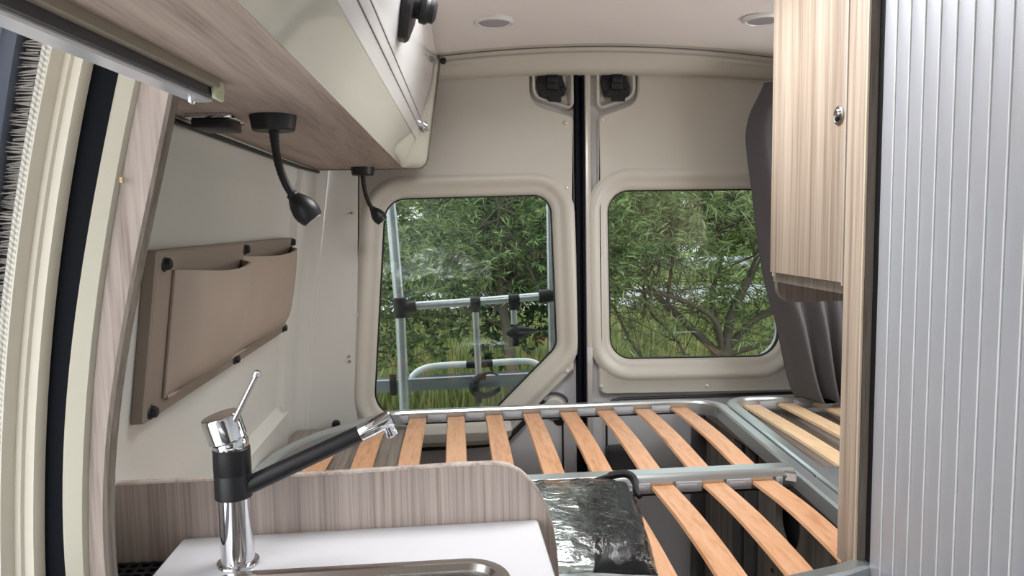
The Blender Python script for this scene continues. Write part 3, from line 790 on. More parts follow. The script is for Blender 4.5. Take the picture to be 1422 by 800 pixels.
# sprung catch at the crossbar's right end
c0 = at_z(1092, 657, .755); c1 = at_z(1136, 668, .75)
mb = MB(); pts = smooth_path([c0 + Vector((-.012, 0, 0)), c0.lerp(c1, .5) + Vector((0, .004, 0)), c1], 6)
sweep(mb, pts, [(-.010, -.012), (-.010, .006), (-.006, .009), (.006, .009), (.010, .006), (.010, -.012)]); mb.build('catch', CHROME, bed)

side = thing('side_slatted_bed', 'narrow aluminium bed base section with pale slats by the dark curtain', 'bed base', (1.1, 1.8, .70))
lx2 = lambda y: divx(y) + .0195
path = [(1.362, 1.26), (1.362, 2.283), (lx2(2.2)+.09, 2.283)] + arc((lx2(2.18)+.088, 2.195), .088, 95, 178, 8) + [(lx2(1.8), 1.8), (lx2(1.3), 1.3), (lx2(1.3)+.03, 1.26)]
P = [Vector((a, b, ZR)) for a, b in path]
mb = MB(); sweep(mb, P, RS, closed=True); mb.build('outer_rail', ALU, side, angle=25)
for x0, x1 in ((.985, .955), (1.104, 1.085), (1.225, 1.21)):
    slat(x0, 2.262, x1, 1.285, mat=BIRCHP, parent=side, w=.029)
holders(side, 2.262, .006, [.92, .985, 1.104, 1.225, 1.34])
p = at_z(1150, 652, .758); MB().box((p.x-.012, p.y-.08, .748), (p.x+.06, p.y+.025, .757), .004).build('joint_plate', ALU, side)

# boxes under the bed
def bed_box(name, label, x0, x1, loc, side_x):
    r = thing(name, label, 'storage box', loc)
    return r
bl = thing('bed_box', 'dark wood box under the bed slats against the left wall', 'bed box', (-.32, 1.8, 0), 'dark wood boxes under the bed')
MB().box((-.500, 1.135, .688), (-.128, 2.325, .704)).build('lid', WOOD_DARKY, bl)
MB().box((-.146, 1.135, 0), (-.128, 2.43, .6875)).build('side_panel', WOOD_DARK, bl)
br_ = thing('bed_box', 'dark wood box under the bed slats with oval hole on its side', 'bed box', (1.1, 1.8, 0), 'dark wood boxes under the bed')
BX = .868
MB().box((BX-.01, 1.20, .690), (1.38, 2.42, .706)).build('lid', WOOD_DARKY, br_)
hp = [(1.757+.066*math.cos(a), .565+.078*math.sin(a)) for a in [2*PI*k/40 for k in range(40)]]
ob = [(1.20, .0), (2.40, .0), (2.40, .689), (1.20, .689)]
yz = lambda pts, x: [(x, p[0], p[1]) for p in pts]
mb = MB(); mb.loops([yz(hp, BX+.018), yz(hp, BX), yz(ob, BX), yz(ob, BX+.018)], fill_between=1)
mb.build('side_panel', WOOD_DARK, br_)
MB().box((BX+.03, 1.60, .42), (BX+.05, 1.92, .685)).build('hole_shade', BLACK, br_)  # black sheet added so the hole looks dark inside
for y in (1.965, 2.06): MB().box((BX-.012, y-.03, .0), (BX-.0005, y+.03, .686), .002).build('post', DARKG, br_)
MB().box((BX-.03, 2.36, 0), (BX-.0005, 2.43, .686), .003).build('post', DARKG, br_)
for px, py in ((1098, 700), (1073, 792)):
    p = at_x(px, py, BX)
    MB().lathe((BX, p.y, p.z), (-1, 0, 0), [(.006, 0), (.006, .004), (0, .005)], 10).build('screw', CHROME if py < 750 else BLACK, br_)

# ================================================================== FOIL PACK ON THE SLATS
pack = thing('packed_window_blind', 'silver and black thermal blind folded in a clear plastic bag on the bed slats', 'packed blind', (.2, 1.36, .755))
def pack_z(u, v, t, amp, seed):
    e = (1-abs(2*u-1)**4)*(1-abs(2*v-1)**4)
    return t*max(0, e)**.45
def pillow(x0, x1, y0, y1, zb, t, amp, fr, seed, skew=0.0, nx=46, ny=56):
    top = []; botm = []
    for j in range(ny+1):
        v = j/ny; a = []; b = []
        for i in range(nx+1):
            u = i/nx
            x = x0+(x1-x0)*u + skew*(v-.5); y = y0+(y1-y0)*v
            x += .012*noise.noise(Vector((seed, y*9, 0)))*(1 if u > .9 else 0)
            nz = noise.noise(Vector((x*fr, y*fr*1.6, seed)))
            rg = 1-abs(noise.noise(Vector((x*fr*1.7+nz, y*fr*.7, seed+4))))*2
            h = pack_z(u, v, t, amp, seed)
            w = min(1, 6*u, 6*(1-u), 6*v, 6*(1-v))
            a.append((x, y, zb+h+amp*(nz*.9+rg*.8)*w+.002)); b.append((x, y, zb-.0005))
        top.append(a); botm.append(b)
    mb = MB(); mb.grid(top); mb.grid(botm)
    bmesh.ops.remove_doubles(mb.bm, verts=mb.bm.verts[:], dist=1e-5)
    # close the rim
    es = [e for e in mb.bm.edges if e.is_boundary]
    bmesh.ops.bridge_loops(mb.bm, edges=es)
    return mb
m, nt, b = newmat('crinkled_foil')
b.inputs['Metallic'].default_value = 1.0; b.inputs['Roughness'].default_value = 0.24; b.inputs['Base Color'].default_value = (.86, .92, .90, 1)
tc = nt.nodes.new('ShaderNodeTexCoord'); mp = nt.nodes.new('ShaderNodeMapping'); mp.inputs['Scale'].default_value = (14, 42, 14)
n1 = nt.nodes.new('ShaderNodeTexNoise'); n1.inputs['Scale'].default_value = 1.0; n1.inputs['Detail'].default_value = 5; n1.inputs['Distortion'].default_value = 1.2
bp = nt.nodes.new('ShaderNodeBump'); bp.inputs['Strength'].default_value = .8; bp.inputs['Distance'].default_value = .010
nt.links.new(tc.outputs['Object'], mp.inputs['Vector']); nt.links.new(mp.outputs['Vector'], n1.inputs['Vector']); nt.links.new(n1.outputs['Fac'], bp.inputs['Height']); nt.links.new(bp.outputs['Normal'], b.inputs['Normal'])
FOIL = m
BLKFAB = plain('black_blind_fabric', (10, 10, 13), rough=0.5, var=0.2, vscale=40, bump=0.5, bscale=60)
pillow(-.02, .280, 1.170, 1.535, .7545, .036, .006, 14, 2.0, skew=.055).build('foil_layer', FOIL, pack, angle=80)
pillow(.262, .364, 1.165, 1.548, .7545, .041, .004, 16, 5.0, skew=.06).build('black_lining', BLKFAB, pack, angle=80)
m, nt, b = newmat('plastic_film'); 
for n_ in list(nt.nodes): nt.nodes.remove(n_)
o_ = nt.nodes.new('ShaderNodeOutputMaterial'); t_ = nt.nodes.new('ShaderNodeBsdfTransparent'); g_ = nt.nodes.new('ShaderNodeBsdfGlossy'); x_ = nt.nodes.new('ShaderNodeMixShader'); f_ = nt.nodes.new('ShaderNodeFresnel')
f_.inputs['IOR'].default_value = 1.45; g_.inputs['Roughness'].default_value = .05; t_.inputs['Color'].default_value = (.93, .95, .95, 1)
tc = nt.nodes.new('ShaderNodeTexCoord'); n1 = nt.nodes.new('ShaderNodeTexNoise'); n1.inputs['Scale'].default_value = 26; n1.inputs['Detail'].default_value = 4; n1.inputs['Distortion'].default_value = 1.5
bp = nt.nodes.new('ShaderNodeBump'); bp.inputs['Strength'].default_value = .9; bp.inputs['Distance'].default_value = .012
nt.links.new(tc.outputs['Object'], n1.inputs['Vector']); nt.links.new(n1.outputs['Fac'], bp.inputs['Height'])
for q in (g_, f_): nt.links.new(bp.outputs['Normal'], q.inputs['Normal'])
nt.links.new(f_.outputs[0], x_.inputs[0]); nt.links.new(t_.outputs[0], x_.inputs[1]); nt.links.new(g_.outputs[0], x_.inputs[2]); nt.links.new(x_.outputs[0], o_.inputs['Surface'])
FILM = m
pillow(-.045, .373, 1.155, 1.555, .754, .052, .006, 12, 9.0, skew=.058).build('plastic_bag', FILM, pack, angle=80)
mb = MB(); c = Vector((.392, 1.545, .79))
mb.tube(smooth_path([(.310, 1.545, .780), (.350, 1.550, .788), (.385, 1.545, .792), (.398, 1.525, .784), (.393, 1.49, .772), (.398, 1.475, .766)], 5), [.005]*5+[.009]*12+[.007]*9, 10)
mb.build('carry_strap', BLKFAB, pack)

rows = []
for j in range(31):
    r = []
    for i in range(61):
        x = -.62 + 1.0*i/60; v = j/30
        zt = 1.02 + .13*math.sin(PI*min(1, max(0, (x+.45)/.75)))
        z = .85 + .02*noise.noise(Vector((x*6, 3, 0))) + (zt-.85)*v
        y = -1.50 - .10*v + .05*noise.noise(Vector((x*5, z*9, 1))) + .03*noise.noise(Vector((x*14, z*20, 5)))
        r.append((x, y, z))
    rows.append(r)
mb = MB(); mb.slabgrid(rows, (0, -.003, 0))
FOILR = plain('matt_foil', (222, 228, 228), rough=.32, metal=.9, var=.02, bump=.8, bscale=30)
solo('windscreen_blind', mb, FOILR, 'crumpled silver windscreen blind at the cab end mirrored in the left rear window', 'blind', (-.1, -1.5, .85), angle=80)
solo('cab_console', MB().box((-.65, -1.74, 0.0), (.60, -1.44, .835), .02), DARKG, 'dark grey console at the cab end carrying the crumpled silver blind', 'console', (0, -1.6, 0))

# ================================================================== RIGHT SIDE CABINETS
post = thing('partition_post', 'tall grey wood post between the hanging cupboard and the silver roller door', 'post', (.70, 1.18, 0))
MB().box((.690, 1.148, 0), (.722, 1.206, 1.92), .0015).build('post_board', WOOD_DOOR, post)
MB().box((.6885, 1.146, 0), (.693, 1.1505, 1.92), .001).build('edge_band', plain('pale_edge', (206, 190, 168), rough=.5), post)
MB().box((.6935, 1.1445, 0), (.7065, 1.1478, 1.92)).build('end_face', WOOD_EDGE, post)
MB().box((.7065, 1.1315, 0), (.735, 1.1475, 1.92)).build('shadow_channel', BLACK, post)

cup = thing('hanging_cupboard', 'wood grain hanging cupboard with push lock above the dark curtain', 'cupboard', (1.0, 1.36, 1.19))
MB().box((.708, 1.215, 1.232), (1.37, 1.525, 1.885)).build('carcass', WOOD_DOOR, cup)
cd_ = MB().box((.690, 1.2135, 1.243), (.7075, 1.497, 1.89), .0015).build('door', WOOD_DOOR, cup)
MB().box((.6892, 1.2085, 1.238), (.708, 1.2130, 1.89), .0005).build('edge_band', plain('pale_edge_band', (188, 178, 168), rough=.5), cd_)
p = at_x(1166, 160, .690)
mb = MB(); ring = [(a, b_) for a, b_ in [(math.cos(2*PI*k/32), math.sin(2*PI*k/32)) for k in range(32)]]
mb.lathe((.6902, 1.232, 1.537), (-1, 0, 0), [(.0165, 0), (.0165, .0025), (.013, .004), (.010, .0025), (0, .0025)], 32); lk = mb.build('push_lock', STEEL, cd_)
MB().lathe((.6885, 1.230, 1.541), (-1, 0, 0), [(.0070, 0), (.0070, .004), (.005, .006), (0, .006)], 20).build('button', CHROME, lk)
MB().lathe((.6878, 1.236, 1.531), (-1, 0, 0), [(.004, 0), (.004, .002), (0, .002)], 12).build('keyhole', BLACK, lk)
en = fillet([(.712, 1.175, .035), (1.36, 1.175, .005), (1.36, 1.885, .002), (.712, 1.885, .002)], 6)
mb = MB(); mb.rings([xz(en, 1.505), xz(en, 1.521)]); mb.build('end_panel', WOOD_DARK, cup)
MB().box((.703, 1.215, 1.2215), (.7075, 1.508, 1.2405)).build('bottom_rail', WOOD_EDGE, cup)

# silver roller (tambour) door of the washroom
tam = thing('roller_door', 'silver ribbed roller door of the washroom on the right', 'roller door', (.705, .8, 0))
mb = MB(); gb = MB()
pitch = .0338; y = 1.1290; k = 0
tops = []
while y > .22:
    y1 = y - pitch
    pr = [(.716, y), (.7052, y-.0008), (.7044, y-.004), (.7040, y-.013), (.7044, y-.024), (.7054, y1+.0034), (.716, y1+.0030)]
    mb.prism([(a, b_, 0.02) for a, b_ in pr], (0, 0, 1.90))
    gb.box((.7036, y1+.0002, .02), (.7150, y1+.0030, 1.92), .0006, 1)
    y = y1
mb.build('slat_curtain', TAMB, tam, angle=50)
gb.build('joint_highlights', TAMBG, tam)  # pale strips drawn for the bright highlight along each slat joint
MB().box((.7165, .22, .02), (.722, 1.116, 1.92)).build('backing', DARKG, tam)

# ---- dark curtain tied at the right rear corner
cl = [(1068, 112), (1060, 130), (1050, 150), (1045, 165), (1042, 185), (1044, 215), (1050, 260), (1057, 320), (1066, 380), (1075, 420), (1085, 455), (1097, 515), (1106, 545), (1114, 556), (1130, 563)]
LE = [at_y(a, b_, 2.22) for a, b_ in cl]
LE = LE[:-1] + [Vector((LE[-1].x, 2.22, .767))]
LE = [p for p in LE]
rows = []
LEs = smooth_path(LE, 4)
zmin = LEs[-1].z
for p in LEs:
    r = []; n = 60
    z = p.z
    tz = (1.80-z)/(1.80-.75)                                  # 0 at the top, 1 at the hem
    x1 = 1.345
    wd = x1-p.x
    for i in range(n+1):
        u = i/n
        x = p.x + wd*u
        ph = 2*PI*(u*3.6) - tz*3.2
        amp = .006 + .030*tz*min(1, u*4)
        yy = p.y + .035*u - amp*math.sin(ph) - .04*math.sin(PI*min(1, u*1.4))*(0.35+tz) + .030*(1-min(1, u*9))
        sl = 1.0 if z > .80 else 0
        zz = z - (.03*u if tz < .1 else 0)
        yy = min(yy, 2.385)
        r.append((x, yy, max(zz, .767)))
    rows.append(r)
mb = MB(); mb.slabgrid(rows, (0, .004, 0))
solo('curtain', mb, CURT, 'dark grey fabric curtain hanging beside the right rear window down to the slats', 'curtain', (1.15, 2.25, .756), angle=80)

# ceiling lights
def make_light(x, y):
    z = zc(x)
    r = thing('ceiling_light', 'round recessed ceiling light above the left rear door', 'light', (x, y, z), 'round recessed ceiling lights')
    MB().lathe((x, y, z+.002), (0, 0, -1), [(.055, 0), (.055, .006), (.051, .011), (.045, .011), (.042, .0075), (0, .0072)], 40).build('bezel', plain('bezel_white', (228, 228, 228), rough=.2), r)
    MB().lathe((x, y, z-.0053), (0, 0, -1), [(.0415, 0), (.039, .0025), (0, .0038)], 40).build('lens', plain('frosted_lens', (158, 154, 160), rough=.35), r)
    return r
L1 = make_light(.139, 2.02)
L2 = copy_tree(L1); L2.location = (.885, 1.99, zc(.885)); L2['label'] = 'round recessed ceiling light half hidden by the hanging cupboard'

# ================================================================== OUTSIDE: BIKE CARRIER
GZ = -.55
bike = thing('bike_carrier', 'silver tube bike carrier with black clamps mounted outside the left rear window', 'bike carrier', (.1, 2.75, .6))
YB = 2.72
def tb(name, pts, r, mat, parent=bike): return MB().tube(pts, r, 14).build(name, mat, parent)
q = lambda a, b_, y=YB: at_y(a, b_, y)
tb('upright_tube', [q(541, 270), q(544, 300), q(556, 440), q(562, 575), q(562, 600)], .0195, ALUT)
tb('upright_tube', [q(764, 270), q(766, 400), q(768, 500), q(768, 600)], .016, ALUT)
tb('cross_tube', [q(556, 426), q(660, 419), q(768, 410)], .0155, ALUT)
def joint(p0, p1, r, name='joint', mat=BLACK):
    p0, p1 = Vector(p0), Vector(p1); d = p1-p0; L = d.length
    return MB().lathe(p0, d, [(r*.9, 0), (r, .003), (r, L-.003), (r*.9, L)], 20).build(name, mat, bike)
joint(q(555, 413), q(557, 441), .0255)
joint(q(562, 427), q(578, 425), .0215)
joint(q(653, 420), q(667, 419), .0205); joint(q(706, 416), q(721, 415), .0205)
joint(q(748, 412), q(772, 410), .026)
joint(q(659.5, 414), q(660, 433), .017); joint(q(713, 411), q(713.5, 430), .017)
tb('arm_tube', [q(660, 430), q(665, 525)], .0125, ALUT)
tb('arm_tube', [q(713, 426), q(714, 450)], .0125, ALUT)
# bike clamps: jaw shapes
def clamp(cx, cy, s):
    mb = MB(); c = at_y(cx, cy, YB-.01)
    up = [c+Vector((.030*s, 0, .030*s)), c+Vector((.008*s, 0, .034*s)), c+Vector((-.012*s, 0, .018*s)), c+Vector((-.018*s, 0, -.006*s)), c+Vector((-.006*s, 0, -.026*s)), c+Vector((.020*s, 0, -.036*s)), c+Vector((.058*s, 0, -.028*s)), c+Vector((.082*s, 0, -.012*s))]
    P = smooth_path(up, 5); n = len(P)
    mb.tube(P, [(.005 + .012*math.sin(PI*(.15+.75*i/(n-1))))*s for i in range(n)], 10)
    P2 = smooth_path([c+Vector((-.014*s, 0, .010*s)), c+Vector((.012*s, -.004, .040*s)), c+Vector((.045*s, -.004, .050*s)), c+Vector((.078*s, -.004, .040*s))], 5); n = len(P2)
    mb.tube(P2, [.009*s*(1-.7*i/(n-1)) for i in range(n)], 10)
    mb.lathe(c+Vector((-.012*s, .012, -.004)), (0, -1, 0), [(.015*s, 0), (.015*s, .03), (.010*s, .034), (0, .034)], 16)
    mb.build('clamp', BLACK, bike)
    MB().tube([c+Vector((0, 0, -.03*s)), c+Vector((0, 0, -.065*s))], .014*s, 12).build('clamp_knob', BLACK, bike)
clamp(664, 536, 1.0)
mb = MB(); c = at_y(716, 462, YB)
mb.lathe(c+Vector((-.035, 0, 0)), (1, 0, .05), [(.008, 0), (.018, .012), (.023, .03), (.022, .06), (.013, .095), (.005, .118)], 16); mb.build('clamp', BLACK, bike)
MB().tube([c+Vector((.0, 0, -.01)), c+Vector((.0, 0, -.05))], .014, 12).build('clamp_knob', BLACK, bike)
# wheel rail with clip, double white hoop
mb = MB(); a, b_ = at_y(505, 536, 2.80), at_y(800, 521, 2.80)
sweep(mb, [a, b_], [(-.03, -.024), (-.03, .022), (-.024, .026), (-.02, .010), (.02, .010), (.024, .026), (.03, .022), (.03, -.024)]); mb.build('wheel_rail', plain('rail_alu', (150, 156, 160), rough=.35, metal=.6), bike)
p = at_y(546, 534, 2.765); MB().box((p.x-.013, p.y-.01, p.z-.042), (p.x+.013, p.y+.012, p.z+.042), .003).build('rail_clip', BLACK, bike)
for dy in (0, .035):
    y = 2.83+dy
    tb('hoop', smooth_path([at_y(566, 540, y), at_y(574, 522, y), at_y(592, 511, y), at_y(625, 507, y), at_y(670, 505, y), at_y(715, 502, y), at_y(738, 503, y), at_y(752, 511, y), at_y(762, 524, y), at_y(768, 540, y)], 6), .0135, WHITEM)
joint(at_y(647, 506.5, 2.83), at_y(684, 504.5, 2.83), .0155)

# ================================================================== OUTSIDE: LANDSCAPE
m = plain('ground_soil', (96, 104, 58), rough=0.95, var=0.35, vscale=1.5)
struct('ground', MB().box((-14, 2.9, GZ-.1), (20, 15.4, GZ)), m)
struct('road', MB().box((-14, 15.4, GZ-.1), (26, 20.0, GZ+.02)), plain('asphalt', (168, 170, 174), rough=0.85, var=0.06, vscale=4))
mb = MB(); mb.box((-14, 16.0, GZ+.0205), (26, 16.25, GZ+.024)); struct('road_marking', mb, plain('line_paint', (236, 236, 236), rough=.7))
struct('verge_ground', MB().box((-16, 20.0, GZ-.1), (30, 40, GZ+.05)), plain('verge_grass', (138, 152, 78), rough=0.95, var=0.3, vscale=.8))
struct('apron_ground', MB().box((-9, -8, GZ-.1), (9, 2.9, GZ-.005)), plain('gravel', (150, 148, 140), rough=0.95, var=0.15, vscale=8))
gr = thing('guardrail', 'long galvanized guardrail beyond the road seen through the right rear window', 'guardrail', (4, 20.6, GZ))
mb = MB(); pr = [(0, .50), (-.05, .55), (-.05, .60), (0, .64), (-.05, .68), (-.05, .74), (0, .79), (.02, .79), (.02, .50)]
mb.rings([[(x, 20.6+a, GZ+b_) for a, b_ in pr] for x in (-10, 24)]); mb.build('beam', plain('galvanized', (186, 190, 192), rough=.5, metal=.3), gr)
for k in range(9): MB().box((-9+4*k, 20.65, GZ-.05), (-8.9+4*k, 20.75, GZ+.72)).build('post', DARKG, gr)

LEAFA = leafmat('willow_leaf', [(92, 108, 72), (132, 150, 100), (168, 184, 128), (200, 208, 160)])
LEAFB = leafmat('evergreen_leaf', [(66, 90, 62), (102, 130, 84), (148, 170, 108), (194, 206, 142)])
LEAFC = leafmat('far_leaf', [(84, 104, 52), (120, 142, 76), (150, 168, 100), (176, 190, 128)])
LEAFD = leafmat('dark_leaf', [(36, 58, 34), (58, 88, 48), (88, 120, 66)])
BARK = plain('bark', (96, 88, 76), rough=.9, var=.3, vscale=20, bump=.5, bscale=60)

def leaf(mb, p, d, L, w, rnd):
    d = d.normalized(); s = d.cross(Vector((rnd.uniform(-1, 1), rnd.uniform(-1, 1), rnd.uniform(-1, 1)))); 
    if s.length < 1e-3: s = Vector((1, 0, 0))
    s.normalize(); dr = Vector((0, 0, -L*.12))
    a, b2 = p + d*(L*.4) + s*w, p + d*(L*.4) - s*w
    mb.face([p, a, p + d*L + dr, b2])

def plant(name, label, cat, base, stems, crown, nclump, nleaf, L, w, mat, seed, group=None, twig=.004, twigs=True):
    """stems: polylines with radii; crown: list of (centre, radii) ellipsoids filled with leafy twigs"""
    rnd = random.Random(seed); base = Vector(base)
    r = thing(name, label, cat, base, group)
    tr = MB(); joints = []
    for pts, r0, r1 in stems:
        r0 *= .62; r1 *= .62
        P = smooth_path([base + Vector(p) for p in pts], 6); n = len(P)
        P = [p + Vector((noise.noise(p*2.0)*.03, noise.noise(p*2.0+Vector((9, 0, 0)))*.03, 0)) for p in P]
        tr.tube(P, [r0+(r1-r0)*i/(n-1) for i in range(n)], 9); joints += P[n//3:]
    lf = MB(); tw = 0
    for c, rad in crown:
        c = base + Vector(c)
        for k in range(int(nclump)):
            while True:
                v = Vector((rnd.uniform(-1, 1), rnd.uniform(-1, 1), rnd.uniform(-1, 1)))
                if v.length <= 1: break
            p = c + Vector((v.x*rad[0], v.y*rad[1], v.z*rad[2]))
            if p.z < GZ+.1: continue
            if twigs and joints and k % 3 == 0:
                j = min((joints[rnd.randrange(len(joints))] for _ in range(6)), key=lambda q_: (q_-p).length)
                mid = (j+p)/2 + Vector((rnd.uniform(-.1, .1), rnd.uniform(-.1, .1), rnd.uniform(-.08, .08)))
                tr.tube([j, mid, p], [twig*1.6, twig, twig*.5], 5); tw += 1
            dirn = (v*.6 + Vector((rnd.uniform(-.6, .6), rnd.uniform(-.6, .6), rnd.uniform(-.2, 1)))).normalized()
            tl = L*rnd.uniform(1.2, 2.4)
            for q_ in range(nleaf):
                f = q_/nleaf
                d = (dirn*.7 + Vector((rnd.uniform(-1, 1), rnd.uniform(-1, 1), rnd.uniform(-.8, .8)))).normalized()
                leaf(lf, p + dirn*(tl*f), d, L*rnd.uniform(.7, 1.2), w*rnd.uniform(.8, 1.2), rnd)
    tr.build('trunk', BARK, r); f_ = lf.build('foliage', mat, r, smooth=False)
    f_['kind'] = 'stuff'
    return r

# spreading many-stemmed shrub outside the right window
fk = (0, 0, .75)
plant('shrub_tree', 'spreading bare-stemmed shrub tree filling the right rear window', 'tree', (2.35, 6.0, GZ),
      [([(0, 0, -.1), (.0, 0, .45), (.03, 0, .80)], .13, .10),
       ([(0, 0, .7), (-.30, .1, 1.0), (-.62, .1, 1.35), (-.85, 0, 1.75), (-1.0, -.1, 2.4)], .06, .02),
       ([(0, 0, .7), (-.12, -.1, 1.05), (-.45, -.1, 1.25), (-.9, 0, 1.35), (-1.3, .1, 1.6)], .045, .012),
       ([(.02, 0, .75), (.10, 0, 1.15), (.32, 0, 1.6), (.55, .1, 2.1), (.65, .1, 2.6)], .075, .025),
       ([(.02, 0, .75), (.3, .1, 1.0), (.65, .1, 1.15), (1.1, 0, 1.5), (1.4, 0, 2.1)], .06, .02),
       ([(.0, 0, .75), (-.03, .2, 1.2), (.06, .2, 1.7), (-.05, .2, 2.3), (-.1, .2, 2.8)], .05, .018),
       ([(.02, 0, .72), (.4, -.1, .85), (.85, -.1, .95), (1.3, 0, 1.2)], .04, .012),
       ([(-.45, .1, 1.18), (-.42, .1, 1.6), (-.5, 0, 2.2), (-.45, 0, 2.8)], .03, .012),
       ([(0, .1, .0), (-.5, .2, .5), (-.9, .2, 1.1), (-1.2, .1, 1.9)], .035, .010),
       ([(.1, .1, .0), (.5, .2, .5), (.8, .2, 1.2), (.75, .1, 2.0)], .035, .010),
       ([(-.1, .2, .0), (-.25, .3, .7), (-.6, .3, 1.2), (-.55, .2, 2.0)], .03, .010),
       ([(.3, 0, 1.55), (.15, -.1, 1.9), (.0, -.1, 2.1), (-.35, -.1, 2.35)], .022, .008)],
      [((0, 0, 2.35), (1.6, .7, .62)), ((-.9, .1, 1.95), (.6, .5, .5)), ((.9, .1, 1.9), (.6, .5, .5)), ((0, .3, 1.5), (1.3, .4, .45)), ((-.1, .25, 1.05), (1.3, .4, .35)), ((.1, -.3, 2.0), (1.3, .3, .5))],
      210, 15, .12, .0065, LEAFA, 11)
# dense trees outside the left window
plant('pine_tree', 'bushy needle-leaved tree behind the bike carrier in the left rear window', 'tree', (.45, 5.6, GZ),
      [([(0, 0, -.1), (.02, 0, .8), (-.05, 0, 1.6), (.0, 0, 2.6)], .09, .03), ([(.35, -.1, 1.2), (.1, -.25, 1.65), (-.12, -.35, 2.1), (-.25, -.4, 2.6)], .022, .010),
       ([(0, 0, 1.4), (.4, -.1, 1.8), (.7, 0, 2.3)], .03, .012)],
      [((.25, -.1, 2.45), (.8, .5, .6)), ((-.2, 0, 1.8), (.6, .5, .5)), ((.55, 0, 1.7), (.5, .5, .45))], 330, 16, .085, .0065, LEAFB, 21)
plant('evergreen_tree', 'dark evergreen tree at the outer edge of the left rear window', 'tree', (-.75, 6.4, GZ),
      [([(0, 0, -.1), (.0, 0, .8), (.05, 0, 2.8)], .10, .03)],
      [((.1, 0, 2.2), (.95, .6, 1.0)), ((.2, 0, 1.2), (.8, .5, .55)), ((.2, 0, 3.0), (.9, .6, .5))], 300, 16, .09, .012, LEAFB, 22)
plant('undergrowth_bush', 'dark leafy bush low behind the bike carrier', 'bush', (.55, 7.0, GZ),
      [([(0, 0, -.1), (.0, 0, .6), (.1, 0, 1.2)], .04, .02)],
      [((0, 0, 1.35), (1.1, .5, .75)), ((.3, .1, 2.4), (1.2, .5, .7))], 330, 14, .09, .02, LEAFD, 23)
plant('roadside_bush', 'yellow green roadside bush between the two rear windows', 'bush', (1.5, 8.6, GZ),
      [([(0, 0, -.1), (.0, 0, .8), (.1, 0, 1.6)], .04, .02)],
      [((0, 0, 1.6), (1.0, .6, .9)), ((-.3, 0, 2.6), (1.2, .6, .7))], 260, 12, .12, .014, LEAFA, 24)
# trees beyond the road
far = [(-3.5, 25), (1.2, 25), (5.9, 25), (10.6, 25), (15.3, 25.5)]
for i, (x, y) in enumerate(far):
    rr = random.Random(100+i)
    if i == 0:
        t0 = plant('roadside_tree', 'pale green roadside tree in the row beyond the guardrail', 'tree', (x, y, GZ),
              [([(0, 0, -.1), (.1, 0, 1.2), (0, 0, 3.5)], .14, .05)], [((0, 0, 3.0), (2.2, 1.2, 2.3)), ((.3, 0, 1.6), (1.9, 1, 1.1))], 420, 12, .30, .06, LEAFC, 31, 'trees beyond the road')
    else:
        t = copy_tree(t0); t.location = (x, y, GZ); t.rotation_euler = (0, 0, PI*(i % 2)+rr.uniform(-.1, .1)); t.scale = (1, 1, rr.uniform(1.0, 1.3))
# grass outside
mb = MB(); rnd = random.Random(5)
for k in range(26000):
    y = 4.2 + 9.5*rnd.random()**1.3; x = rnd.uniform(-.35*y-.4, .62*y+.6)
    h = rnd.uniform(.18, .5)*(1.25 if noise.noise(Vector((x*.8, y*.8, 0))) > 0 else .8); a = rnd.uniform(0, 2*PI); w = .008+.0012*y
    dx, dy = math.cos(a), math.sin(a); l = rnd.uniform(-.12, .12)
    mb.face([(x-dx*w, y-dy*w, GZ-.005), (x+dx*w, y+dy*w, GZ-.005), (x+l+dy*.1*h, y+l*.4, GZ+h)])
g = mb.build('grass', leafmat('grass_blade', [(98, 106, 62), (132, 142, 84), (164, 170, 108), (188, 188, 132)]), smooth=False)
g['kind'] = 'stuff'; tag(g, 'tall yellow green grass on the ground behind the van', 'grass')

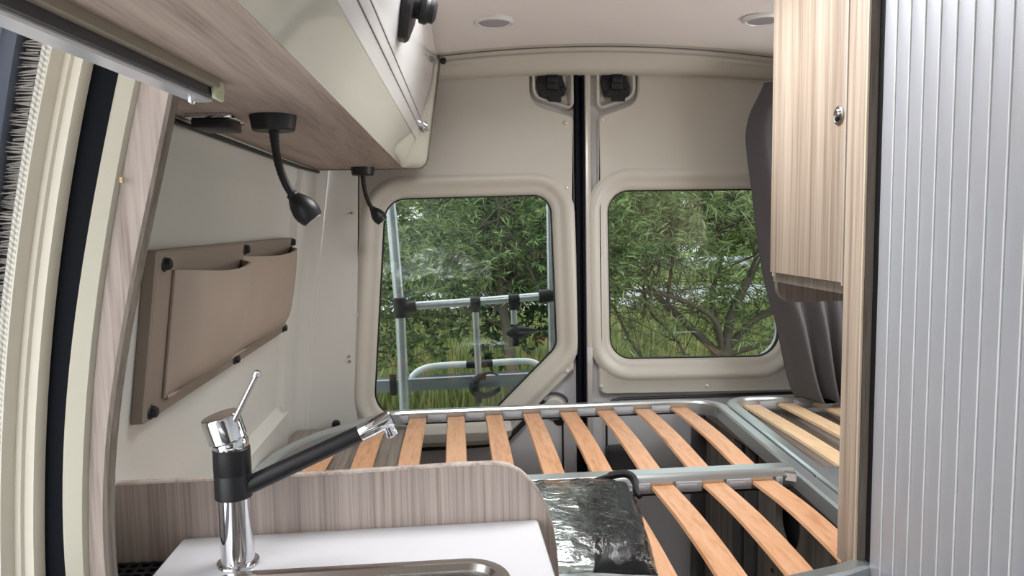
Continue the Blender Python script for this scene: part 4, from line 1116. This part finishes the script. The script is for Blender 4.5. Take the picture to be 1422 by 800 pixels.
# ================================================================== LIGHT
w = bpy.data.worlds.new('world'); S.world = w; w.use_nodes = True
nt = w.node_tree; bg = nt.nodes['Background']
tc = nt.nodes.new('ShaderNodeTexCoord'); sp_ = nt.nodes.new('ShaderNodeSeparateXYZ'); rp = nt.nodes.new('ShaderNodeValToRGB')
nt.links.new(tc.outputs['Generated'], sp_.inputs[0]); nt.links.new(sp_.outputs['Z'], rp.inputs['Fac'])
e = rp.color_ramp.elements
e[0].position = 0.0; e[0].color = (.62, .66, .68, 1); e[1].position = 0.6; e[1].color = (1.0, 1.03, 1.08, 1)
nt.links.new(rp.outputs['Color'], bg.inputs['Color']); bg.inputs['Strength'].default_value = 2.5
def area_lamp(name, loc, aim, sx, sy, power, col=(1, 1, 1)):
    d = bpy.data.lights.new(name, 'AREA'); d.shape = 'RECTANGLE'; d.size = sx; d.size_y = sy; d.energy = power; d.color = col
    o = bpy.data.objects.new(name, d); COL.objects.link(o); o.location = loc
    o.rotation_euler = Vector(aim).to_track_quat('-Z', 'Y').to_euler()
area_lamp('added_roof_fill', ((RX0+RX1)/2, (RY0+RY1)/2, 2.0), (0, 0, -1), .5, .5, 12, (1, .99, .98))  # fill lamp added over the unseen roof opening to brighten the rear
area_lamp('side_window_fill', (1.46, 1.735, 1.24), (-1, 0, 0), .5, .76, 8.5, (1, .99, .98))  # fill lamp added outside an unseen side window, brighter than the sky
area_lamp('added_cab_fill', (-.60, -1.02, 1.30), (.75, -.95, -.55), .5, .35, 55, (1, 1, 1))  # lamp added to light the foil blind; the cab wall has no window
area_lamp('daylight_sliding_door', (-.80, .18, 1.10), (1, 0, .0), 1.6, 1.3, 8, (1, .99, .98))
S.view_settings.view_transform = 'Standard'; S.view_settings.look = 'None'; S.view_settings.gamma = 1.0
S.view_settings.use_curve_mapping = False
S.view_settings.exposure = 0.0
S.cycles.max_bounces = 10; S.cycles.diffuse_bounces = 5; S.cycles.glossy_bounces = 4; S.cycles.transparent_max_bounces = 16
S.cycles.sample_clamp_indirect = 6.0
